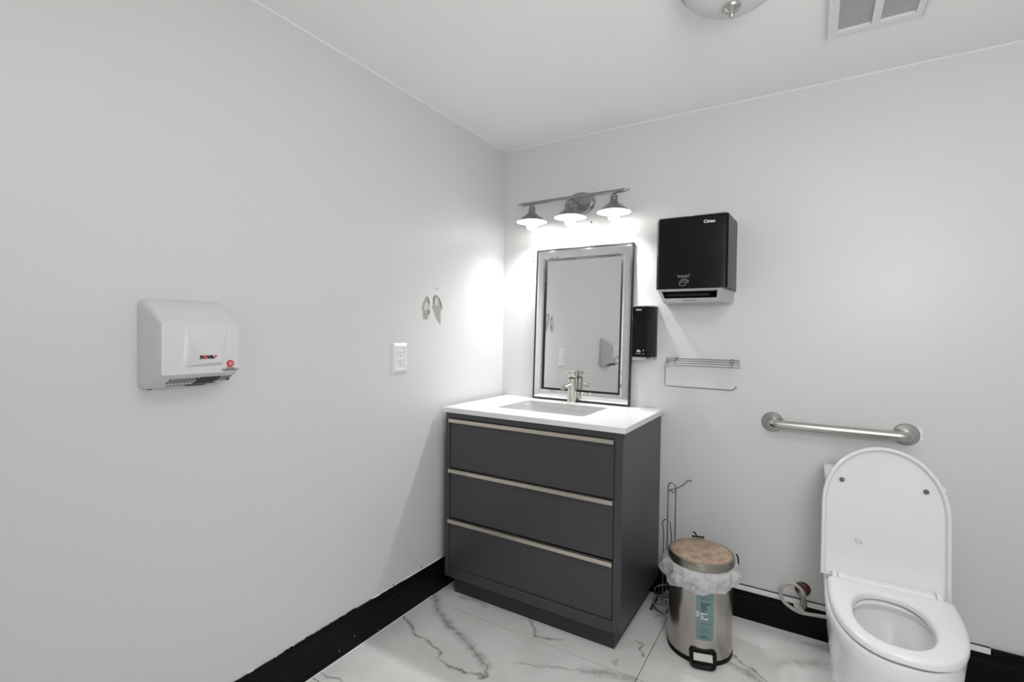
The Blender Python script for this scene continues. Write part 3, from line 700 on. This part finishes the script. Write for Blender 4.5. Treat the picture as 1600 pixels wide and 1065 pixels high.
# raised lid, a D-shaped shell leaning back on the tank
LH = 0.455; LW = 0.1745
def dshape(s, n=40):
    pts = [(-LW+s, 0.0+s*0.3), (-LW+s, 0.10), (-LW+s, 0.18)]
    for k in range(n+1):
        t = PI-PI*k/n; pts.append(((LW-s)*math.cos(t)*1.0, 0.235+(LH-0.235-s)*(abs(math.sin(t))**0.92)))
    return pts + [(LW-s, 0.18), (LW-s, 0.10), (LW-s, 0.0+s*0.3)]
lean = math.radians(6)
def lidp(s, y): return [(a, y, b) for a, b in dshape(s)]
bm = bmesh.new()
loft(bm, [lidp(0.004, 0.010), lidp(0.0, 0.006), lidp(0.0, -0.012), lidp(0.003, -0.0155), lidp(0.009, -0.0155), lidp(0.0125, -0.0115), lidp(0.0150, -0.0035), lidp(0.026, -0.001)])
lid = obj('lid', bm, m_lidpl, to, smooth=40, loc=(-0.004, 0.112, 0.392)); lid.rotation_euler = (-lean, 0, 0)
for x, z in ((-0.116, 0.328), (0.112, 0.326)):
    bm = bmesh.new(); lathe(bm, [(0.0075, 0.0), (0.0075, -0.006), (0.005, -0.008)], (x, 0, z), 16, 'Y'); obj('bumper', bm, m_rub, lid)
bm = bmesh.new(); tube(bm, [(-0.066+0.009*math.cos(2*PI*k/20), -0.0015, 0.128+0.0065*math.sin(2*PI*k/20)-0.003*math.cos(2*PI*k/20)) for k in range(20)], 0.0012, 6, closed=True); obj('embossed_mark', bm, m_greyplastic, lid)

# ------------------------------------------------------------------ water valve and supply hose
wv = thing('water_valve', 'corroded stop valve with rusty wall plate left of the toilet', 'valve', (1.472, 0, 0.185))
bm = bmesh.new(); lathe(bm, [(0.029, 0), (0.028, -0.004), (0.020, -0.010), (0.011, -0.012)], (0, 0, 0), 32, 'Y'); obj('wall_plate', bm, m_rust, wv, smooth=40)
bm = bmesh.new(); lathe(bm, [(0.009, -0.012), (0.009, -0.040), (0.013, -0.041), (0.013, -0.062), (0.010, -0.064)], (0, 0, 0), 20, 'Y'); obj('valve_body', bm, m_valve, wv, smooth=40)
bm = bmesh.new(); lathe(bm, [(0.009, -0.052), (0.009, -0.044), (0.0125, -0.042), (0.0125, -0.026), (0.009, -0.024), (0.008, 0.0)], (0.004, -0.053, 0), 16, 'Z'); obj('outlet_nut', bm, m_valve, wv, smooth=30)
bm = bmesh.new(); tube(bm, fillet([(0, -0.055, -0.01), (-0.006, -0.068, -0.044), (-0.010, -0.070, -0.047)], 0.01), 0.005, 10)
rings = []
for s, y in ((0.8, -0.010), (1, -0.006), (1, 0.004), (0.8, 0.008)):
    rings.append([(0.0 + 0.024*s*math.cos(2*PI*k/20), y, 0.011*s*math.sin(2*PI*k/20)) for k in range(20)])
hb = bmesh.new(); loft(hb, rings)
bmesh.ops.rotate(hb, verts=hb.verts, cent=(0, 0, 0), matrix=Matrix.Rotation(math.radians(35), 3, 'Y')); bmesh.ops.translate(hb, verts=hb.verts, vec=(-0.010, -0.075, -0.048))
obj('valve_handle', hb, m_hose, wv, smooth=50); obj('stem', bm, m_valve, wv, smooth=50)
hs = []
for k in range(25):   # loop: up from the valve, over to the left, down and right to the toilet
    t = math.radians(20 + 215*k/24); hs.append((-0.036+0.040*math.cos(t), -0.060-0.012*k/24, -0.006+0.045*math.sin(t)))
hp = [(0.004, -0.053, -0.012), (0.004, -0.056, -0.002)] + hs
hp += [(-0.034, -0.075, -0.056), (-0.008, -0.078, -0.062), (0.03, -0.08, -0.058), (0.060, -0.082, -0.052), (0.1135, -0.086, -0.048)]
bm = bmesh.new(); tube(bm, fillet(hp, 0.02, 4), 0.0068, 12)
h_ = obj('supply_hose', bm, m_hose, None, smooth=60, loc=(1.472, 0, 0.185)); tag(h_, 'pale braided water hose looping from the stop valve to the toilet', 'hose')

# ------------------------------------------------------------------ pedal bin
BXC, BYC, BR = 1.13, -0.31, 0.118
pb = thing('pedal_bin', 'round stainless steel pedal bin with stained brown lid beside the vanity', 'bin', (BXC, BYC, 0))
bm = bmesh.new(); lathe(bm, [(BR+.001, 0), (BR+.002, 0.004), (BR+.002, 0.014), (BR, 0.017)], n=64); obj('base_ring', bm, m_black, pb, smooth=40)
bm = bmesh.new(); lathe(bm, [(BR-.0005, 0.012), (BR-.0005, 0.335), (BR-.003, 0.337)], n=96, cap1=True); obj('body', bm, m_steel, pb, smooth=40)
bm = bmesh.new(); lathe(bm, [(0.119, 0.345), (0.1215, 0.347), (0.1215, 0.367), (0.1195, 0.3745), (0.1165, 0.3755), (0.112, 0.3745)], n=96); ld = obj('lid', bm, m_lidband, pb, smooth=30); ld['label'] = 'metal lid with stained top'
bm = bmesh.new(); lathe(bm, [(0.112, 0.3742), (0.111, 0.3752), (0.06, 0.3762), (0.002, 0.3765)], n=64, cap0=False); obj('lid_top', bm, m_lid, ld, smooth=60)
# pedal faces roughly the camera, slightly left of it
pa = math.radians(-74); pdv = Vector((math.cos(pa), math.sin(pa), 0)); pn = Vector((-pdv.y, pdv.x, 0))
def pp(u, v, z): p = pdv*u + pn*v; return (p.x, p.y, z)
bm = bmesh.new()
prism(bm, [(-.042, .004), (.042, .004), (.046, .012), (.043, .052), (.037, .058), (-.037, .058), (-.043, .052), (-.046, .012)], lambda a, b: pp(0.105, a, b), lambda a, b: pp(0.1225, a, b))
obj('pedal_housing', bm, m_black, pb)
bm = bmesh.new()
fr_ = fillet([pp(0.114, -.042, .052), pp(0.124, -.042, .048), pp(0.141, -.039, .012), pp(0.146, -0.028, .008), pp(0.146, 0.028, .008), pp(0.141, .039, .012), pp(0.124, .042, .048), pp(0.114, .042, .052)], 0.008)
tube(bm, fr_, 0.0062, 10); obj('pedal_frame', bm, m_black, pb, smooth=60)
bm = bmesh.new()
prism(bm, [(-.034, 0), (.034, 0), (.034, 1), (-.034, 1)], lambda a, b: pp(0.1235+0.018*b, a, 0.047-0.019*b), lambda a, b: pp(0.1205+0.018*b, a, 0.044-0.019*b))
bmesh.ops.bevel(bm, geom=list(bm.edges), offset=0.0012, segments=1, affect='EDGES'); obj('pedal', bm, m_pedal, pb)
bm = bmesh.new()
prism(bm, [(-.034, 0), (.034, 0), (.031, 1), (-.031, 1)], lambda a, b: pp(0.1415-0.003*b, a, 0.026-0.010*b), lambda a, b: pp(0.1385-0.003*b, a, 0.026-0.010*b)); obj('pedal_lip', bm, m_black2, pb)
# hinge and carry handle at the back
def hb_(u, v, z): return pp(-u, v, z)
bm = bmesh.new(); tube(bm, [hb_(0.122, -.024, .381), hb_(0.122, .024, .381)], 0.0045, 8); tube(bm, fillet([hb_(0.122, -0.004, .381), hb_(0.135, -.010, .392), hb_(0.150, -.016, .388)], .008), 0.003, 8)
obj('hinge', bm, m_black, pb)
bm = bmesh.new(); tube(bm, fillet([(0.119, 0.055, 0.37), (0.126, 0.05, 0.365), (0.131, 0.04, 0.335), (0.127, 0.03, 0.30)], .01), 0.003, 8); obj('carry_handle', bm, m_black, pb)
# teal sticker, wrapped on the steel
la0 = math.radians(-71.5)
def sp(a, z, d=0.0006): return ((BR+d)*math.cos(la0+a), (BR+d)*math.sin(la0+a), z)
def sticker_outline():
    hwd = 0.165; z0, z1 = 0.106, 0.315; r = 0.006; o = []
    ra = r/BR
    for cx, cy, a0 in ((hwd-ra, z1-r, 0), (-hwd+ra, z1-r, 90), (-hwd+ra, z0+r, 180), (hwd-ra, z0+r, 270)):
        for k in range(4):
            t = math.radians(a0+30*k); o.append((cx+ra*math.cos(t), cy+r*math.sin(t)))
    return o
bm = bmesh.new(); G = []
z0, z1 = 0.092, 0.315; hwd = 0.265; NA = 14
for i in range(NA+1):
    a = -hwd+2*hwd*i/NA; e = 0.006 if i in (0, NA) else (0.001 if i in (1, NA-1) else 0)
    G.append([bm.verts.new(sp(a, z0+e)), bm.verts.new(sp(a, z1-e))])
for i in range(NA): bm.faces.new((G[i][0], G[i+1][0], G[i+1][1], G[i][1]))
bmesh.ops.solidify(bm, geom=list(bm.faces), thickness=0.0003)
stk = obj('sticker', bm, m_teal, pb, smooth=40); stk['label'] = 'teal product sticker'
def wrap_text(body, size, m, a, z, bold=0.0, sx=1.0):
    o = text(body, size, m, stk, 'sticker_print', (0, 0, 0), (1, 0, 0), (0, 1, 0), depth=0.0001, bold=bold, sx=sx)
    for v in o.data.vertices:
        x, y, d = v.co; v.co = Vector(sp(a+x/BR, z+y, 0.0011+d))
m_teald = mat('dark_teal_print', (0.03, 0.07, 0.09), 0.5)
LA = -0.125
for s_, z in (('Stainless', 0.2260), ('Steel', 0.2168), ('Trash', 0.2076), ('Can', 0.1984)): wrap_text(s_, 0.0098, m_teald, LA, z, 0.0004)
for s_, z in (('Made', 0.1892), ('By', 0.1800), ('Design', 0.1708)): wrap_text(s_, 0.0098, m_text_lt, LA, z, 0.0004)
wrap_text('10.5 L', 0.011, m_teald, LA, 0.102, 0.0005)
for s_, z in (('hands-free step pedal', 0.154), ('removable liner', 0.134), ('9.4 in x 14.8 in', 0.126), ('2.8 gal', 0.119), ('soft close', 0.258), ('fingerprint resist', 0.246)): wrap_text(s_, 0.0048, m_teald, LA, z, 0.0)
# white ring-and-dot emblem cut by the sticker's left edge
bm = bmesh.new()
def ringsec(r0, r1, cx, cz, amin):
    n = 28; prev = None
    for k in range(n+1):
        t = -PI/2 + PI*k/n
        a0_, b0_ = cx+r0*math.cos(t), cz+r0*math.sin(t); a1_, b1_ = cx+r1*math.cos(t), cz+r1*math.sin(t)
        cur = (bm.verts.new(sp(a0_/BR, b0_, 0.0012)), bm.verts.new(sp(a1_/BR, b1_, 0.0012)))
        if prev: bm.faces.new((prev[0], cur[0], cur[1], prev[1]))
        prev = cur
ringsec(0.0075, 0.0115, -hwd*BR+0.001, 0.1880, 0); ringsec(0.0001, 0.0042, -hwd*BR+0.001, 0.1880, 0)
obj('ring_emblem', bm, m_text_lt, stk)

# plastic liner folded over the rim (rests in the bin, a thing of its own)
def bag():
    from mathutils import noise
    bm = bmesh.new(); n = 180; rnd = random.Random(5)
    ph = [rnd.uniform(0, 2*PI) for _ in range(12)]
    key = [(0.114, 0.338), (0.1175, 0.3445), (0.1235, 0.3435), (0.128, 0.335), (0.134, 0.322), (0.139, 0.306), (0.138, 0.290), (0.131, 0.277), (0.124, 0.268)]
    prof = []
    for a_, b_ in zip(key[:-1], key[1:]):
        for u_ in range(3): prof.append((a_[0]+(b_[0]-a_[0])*u_/3, a_[1]+(b_[1]-a_[1])*u_/3))
    prof.append(key[-1])
    rows = []
    m = len(prof)
    for q, (r, z) in enumerate(prof):
        f = q/(m-1); row = []
        for k in range(n):
            t = 2*PI*k/n
            fold = 0.0
            for i_, w_ in enumerate((5, 8, 13, 19, 29, 37)):
                fold += math.sin(w_*t+ph[i_]+f*2.2*(1 if i_ % 2 else -1))*(0.0060, 0.0042, 0.0030, 0.0015, 0.0008, 0.0004)[i_]
            crease = abs(math.sin(3.5*t+ph[7]+f*3))**8*0.008
            amp = min(1, f*2.2)
            bulge = 0.012*math.exp(-((((t-2.9+PI) % (2*PI))-PI)/0.5)**2)*math.sin(PI*min(1, f*1.0)) + 0.010*math.exp(-((((t-0.55+PI) % (2*PI))-PI)/0.3)**2)*math.sin(PI*f)
            drop = (math.sin(2*t+ph[8])*0.011+math.sin(3*t+ph[9])*0.008+math.sin(7*t+ph[10])*0.004)*f**1.5
            rr_ = max(BR+0.0035 if f > 0.5 else r*0.99, r+amp*(fold+crease*0.6)+bulge)
            cr_ = noise.multi_fractal(Vector((math.cos(t)*2.7+f*0.8, math.sin(t)*2.7, f*1.7)), 1.0, 2.3, 3)
            rr_ = max(BR+0.003 if f > 0.5 else r*0.99, rr_ + amp*0.012*(0.7-2.2*abs(cr_-0.75)))
            if q == 0: rr_ = r
            row.append((BXC+rr_*math.cos(t), BYC+rr_*math.sin(t), z-drop+amp*0.3*fold))
        rows.append(row)
    loft(bm, rows, False, False)
    return bm
bg = obj('bin_liner', bag(), m_bag, None, smooth=80); tag(bg, 'crumpled white plastic liner folded over the rim of the steel bin', 'bag')

# ------------------------------------------------------------------ free-standing toilet paper holder behind the bin
hx_, hy_ = 0.972, -0.125
ph_ = thing('paper_holder_stand', 'chrome wire toilet paper stand between the vanity and the bin', 'stand', (hx_, hy_, 0))
def WW(name, pts, r, closed=False, fil=0.01):
    bm = bmesh.new(); tube(bm, fillet(pts, fil) if not closed else pts, r, 8, closed=closed); return obj(name, bm, m_wire2, ph_, smooth=60)
m_wire2 = mat('dark_chrome_wire', (0.30, 0.30, 0.30), 0.2, metal=1.0)
w2 = 0.0165
arch = [(-w2, 0, 0.02), (-w2, 0, 0.53)] + [(-w2*math.cos(PI*k/10), 0, 0.545+0.022*math.sin(PI*k/10)) for k in range(11)] + [(w2, 0, 0.53), (w2, 0, 0.02)]
bm = bmesh.new(); tube(bm, arch, 0.0028, 8); obj('post', bm, m_wire2, ph_, smooth=60)
WW('arm', [(w2, 0, 0.525), (-w2, 0, 0.533), (0.01, 0.03, 0.535), (0.035, 0.075, 0.545), (0.045, 0.095, 0.562), (0.060, 0.11, 0.558)], 0.0028)
loop = [(-0.030, -0.012, 0.02), (-0.030, -0.012, 0.34)] + [(-0.018-0.017*math.cos(PI*k/10), -0.012, 0.385+0.020*math.sin(PI*k/10)) for k in range(11)] + [(0.004, -0.012, 0.34), (0.004, -0.012, 0.02)]
bm = bmesh.new(); tube(bm, loop, 0.0024, 8); obj('roll_guard', bm, m_wire2, ph_, smooth=60)
WW('base_ring', [(0.0+0.064*math.cos(2*PI*k/36), -0.01+0.064*math.sin(2*PI*k/36), 0.020) for k in range(36)], 0.003, closed=True)
WW('base_ring', [(0.0+0.064*math.cos(2*PI*k/36), -0.01+0.064*math.sin(2*PI*k/36), 0.085) for k in range(36)], 0.003, closed=True)
for a in (200, 290, 60, 130):
    x, y = 0.064*math.cos(math.radians(a)), -0.01+0.064*math.sin(math.radians(a))
    WW('foot', [(x, y, 0.10), (x, y, 0.012), (x*1.08, y*1.08, 0.003)], 0.003)
WW('cross_wire', [(-0.062, -0.01, 0.02), (0.062, -0.01, 0.02)], 0.0026); WW('cross_wire', [(0, -0.073, 0.02), (0, 0.053, 0.02)], 0.0026)
rl = bmesh.new(); lathe(rl, [(0.02, 0), (0.046, 0), (0.047, 0.003), (0.047, 0.095), (0.046, 0.098), (0.02, 0.098)], (0, 0, 0), 32)
# spare roll on the posts, mostly hidden: rests on the top of the base cage
o = obj('toilet_roll', rl, m_paper, None, smooth=40, loc=(hx_-0.045, hy_+0.03, 0.232)); 
bpy.data.objects.remove(o)

# cable and crumpled scrap on the floor behind the bin
cb = bmesh.new(); tube(cb, fillet([(0.8995, -0.018, 0.06), (0.8995, -0.028, 0.012), (0.8985, -0.05, 0.0045), (0.9005, -0.09, 0.0045), (0.8975, -0.14, 0.0045), (0.9005, -0.17, 0.0045)], .015), 0.004, 8)
tag(obj('cable', cb, m_cable, None, smooth=60), 'short black cable on the floor behind the bin beside the vanity', 'cable')
bm = bmesh.new(); bmesh.ops.create_icosphere(bm, subdivisions=3, radius=0.026)
rr = random.Random(9)
for v in bm.verts: v.co = Vector((v.co.x*1.3, v.co.y*0.8, v.co.z*0.75))*(1+0.22*math.sin(v.co.x*190+1)*math.cos(v.co.z*230)+rr.uniform(-.07, .07))
zmin = min(v.co.z for v in bm.verts)
tag(obj('crumpled_paper', bm, mat('scrap_paper', (0.42, 0.41, 0.40), 0.8), None, loc=(0.958, -0.037, -zmin)), 'crumpled grey paper scrap on the floor between the vanity and the bin', 'paper')

# ------------------------------------------------------------------ hand dryer on the left wall
dr = thing('hand_dryer', 'white wall-mounted hand dryer on the left wall', 'hand dryer', (0, -1.648, 1.176))
def rrect(hy, z0, z1, r, n=6):
    return rr_pts(-hy, hy, z0, z1, r, n)
secs = [(0.000, .1020, -.117, .117, .016), (0.004, .1030, -.118, .118, .017), (0.014, .1030, -.118, .118, .017), (0.030, .1020, -.114, .113, .017),
        (0.060, .1000, -.103, .096, .017), (0.090, .0985, -.089, .075, .013), (0.106, .0970, -.080, .062, .008), (0.112, .0950, -.076, .057, .006)]
bm = bmesh.new(); loft(bm, [[(d, a, b) for a, b in rrect(hy, z0, z1, r)] for d, hy, z0, z1, r in secs]); dc = obj('cover', bm, m_dryer, dr, smooth=30)
# raised trapezoid shield on the face
tr_o = [(-.046, .0535), (.067, .0535), (.051, -.057), (-.050, -.060)]; 
def quad_loft(a, b, x0, x1, name, m, par):
    bm = bmesh.new(); loft(bm, [[(x0, *p) for p in a], [(x1, *p) for p in b]], cap0=True); return obj(name, bm, m, par)
bm = bmesh.new(); loft(bm, [[(0.1105, *p) for p in tr_o], [(0.1128, -.040, .052), (0.1128, .064, .052), (0.1205, .047, -.050), (0.1205, -.028, -.050)]])
bmesh.ops.bevel(bm, geom=list(bm.edges), offset=0.0025, segments=2, affect='EDGES'); obj('shield', bm, m_dryer, dr, smooth=50)
tX = (0, 1, 0); tY = (0, 0, 1)
for s_, y, m_ in (('n', -0.010, m_text_dk), ('o', -0.0005, m_text_red), ('v', 0.0085, m_text_dk), ('a', 0.0165, m_text_dk)):
    text(s_, 0.0175, m_, dr, 'logo_print', (0.1206, y, -.037), tX, tY, bold=0.0009)
bm = bmesh.new(); prism(bm, [(.026, -.029), (.034, -.029), (.027, -.037), (.024, -.037), (.029, -.031), (.026, -.031)], lambda a, b: (.1203, a, b), lambda a, b: (.1209, a, b)); obj('logo_swoosh', bm, m_text_red, dr)
bm = bmesh.new(); lathe(bm, [(0.0095, 0.1125), (0.0095, 0.1142)], (0, .072, -.053), 24, 'X'); obj('round_badge', bm, m_text_red, dr)
bm = bmesh.new(); lathe(bm, [(0.0062, 0.1135), (0.0062, 0.1148)], (0, .072, -.053), 20, 'X'); obj('badge_center', bm, m_text_pink, dr)
text('INSTRUCTIONS\nHOLD HANDS UNDER OUTLET\nSTOPS AUTOMATICALLY', 0.0034, m_text_dk, dr, 'instruction_print', (0.1134, .072, -.0665), tX, tY, align='CENTER')
# bottom panel: point at depth d on the underside slope
def ub(d, y, off=-0.0014):
    # interpolate the underside height from the sections
    for (d0, _, z0, _, _), (d1, _, z1, _, _) in zip(secs[:-1], secs[1:]):
        if d0 <= d <= d1:
            t = (d-d0)/(d1-d0); return (d+0.0002, y, z0+(z1-z0)*t+off)
def slot(d0, d1, y0, y1, name='slot', m=m_blackdeep, skew=0.0):
    bm = bmesh.new()
    n = 4
    up_ = [[ub(d0+(d1-d0)*k/n, y0+skew*k/n, -.0014), ub(d0+(d1-d0)*k/n, y1+skew*k/n, -.0014), ub(d0+(d1-d0)*k/n, y1+skew*k/n, .002), ub(d0+(d1-d0)*k/n, y0+skew*k/n, .002)] for k in range(n+1)]
    loft(bm, up_); return obj(name, bm, m, dr)
for k in range(8): slot(0.062, 0.092, -0.066+0.0085*k, -0.0625+0.0085*k, 'vent_slot', m_rub)
for k in range(4): slot(0.062, 0.092, 0.060+0.0085*k-0.002, 0.0635+0.0085*k-0.002, 'vent_slot', m_rub)
slot(0.050, 0.092, 0.004, 0.056, 'air_outlet')
slot(0.080, 0.090, -0.005, 0.001, 'sensor')
for k in range(16): slot(0.040, 0.045, -0.055+0.008*k, -0.0505+0.008*k, 'vent_slot', m_rub)
slot(0.030, 0.035, -0.005, 0.045, 'vent_slot')
slot(0.010, 0.018, -0.086, -0.078, 'screw_hole'); slot(0.060, 0.068, 0.088, 0.094, 'screw_hole')

# ------------------------------------------------------------------ outlet on the left wall
ol = thing('wall_outlet', 'white duplex electrical outlet in raised cover on the left wall', 'outlet', (0, -0.812, 1.104))
bm = bmesh.new()
def yz(h, v, x): return [(x, -h, -v), (x, h, -v), (x, h, v), (x, -h, v)]
R = loft(bm, [yz(.041, .064, 0), yz(.041, .064, .004), yz(.030, .052, .011), yz(.023, .046, .011), yz(.021, .044, .0075)], True, True)
obj('cover_plate', bm, m_white, ol)
bm = bmesh.new(); box(bm, 0.0072, 0.0095, -.0165, .0165, -.0335, .0335, bev=0.001, seg=1); oi_ = obj('receptacle', bm, m_white, ol)
for z in (0.017, -0.017):
    for y, hh in ((-.0065, .0042), (.0065, .0036)):
        obj('slot', bx(0.009, 0.0099, y-.001, y+.001, z+.001, z+.001+hh*2), m_blackdeep, oi_)
    bm = bmesh.new(); lathe(bm, [(0.0026, 0.009), (0.0026, 0.0099)], (0, 0, z-.008), 12, 'X'); obj('ground_hole', bm, m_blackdeep, oi_)

# ------------------------------------------------------------------ ceiling lamp (off) and exhaust grille
cl = thing('ceiling_lamp', 'unlit frosted dome ceiling lamp with metal rim and finial', 'lamp', (1.272, -0.828, H))
RR = 0.143
bm = bmesh.new(); lathe(bm, [(RR, 0), (RR, -0.018), (RR-.003, -0.024), (RR-.012, -0.028), (RR-.014, -0.024)], n=72, cap1=True); obj('rim', bm, m_chrome, cl, smooth=30)
bm = bmesh.new(); prof = [((RR-.013)*math.cos(math.radians(a)), -0.024-0.068*math.sin(math.radians(a))) for a in range(0, 88, 6)]
lathe(bm, prof, n=72); obj('glass_dome', bm, m_glassdome, cl, smooth=60)
bm = bmesh.new(); lathe(bm, [(0.018, -0.090), (0.024, -0.094), (0.024, -0.097), (0.019, -0.103), (0.009, -0.107), (0.006, -0.112), (0.0075, -0.116), (0.006, -0.121), (0.002, -0.126)], n=28); obj('finial', bm, m_nickel, cl, smooth=50)

cvn = thing('ceiling_vent', 'white louvred exhaust grille on the ceiling near the back wall', 'vent', (1.634, -0.50, H))
vx, vy = 0.127, 0.140
bm = bmesh.new()
# frame: outer lip, centre bar
for a in ((-vx+.006, -vx+.026, -vy, vy), (vx-.026, vx-.006, -vy, vy), (-vx+.026, vx-.026, vy-.024, vy), (-vx+.026, vx-.026, -vy, -vy+.024), (-.011, .011, -vy+.024, vy-.024)):
    box(bm, a[0], a[1], a[2], a[3], -0.012, 0)
obj('frame', bm, m_white, cvn)
for a in (-vx-.002, vx-.006): obj('side_rail', bx(a, a+.008, -vy, vy, -0.018, 0, bev=0.002), m_white, cvn)
obj('duct_backing', bx(-vx+.02, vx-.02, -vy+.02, vy-.02, -0.0005, 0), m_text_gr, cvn)
slat_me = None
for px0, px1 in ((-vx+.026, -.011), (.011, vx-.026)):
    k = 0; y = vy-.026
    while y > -vy+.024:
        if slat_me is None:
            bm = bmesh.new(); L_ = px1-px0
            prism(bm, [(0, 0), (0.001, -.0006), (-.0066, -0.0075), (-.0074, -0.0066)], lambda a, b: (0, a, b), lambda a, b: (L_, a, b))
            s_ = obj('slat', bm, m_white, cvn, loc=(px0, y, -0.0008)); slat_me = s_.data
        else:
            s_ = bpy.data.objects.new('slat', slat_me); COL.objects.link(s_); s_.parent = cvn; s_.location = (px0, y, -0.0008)
        y -= 0.0078
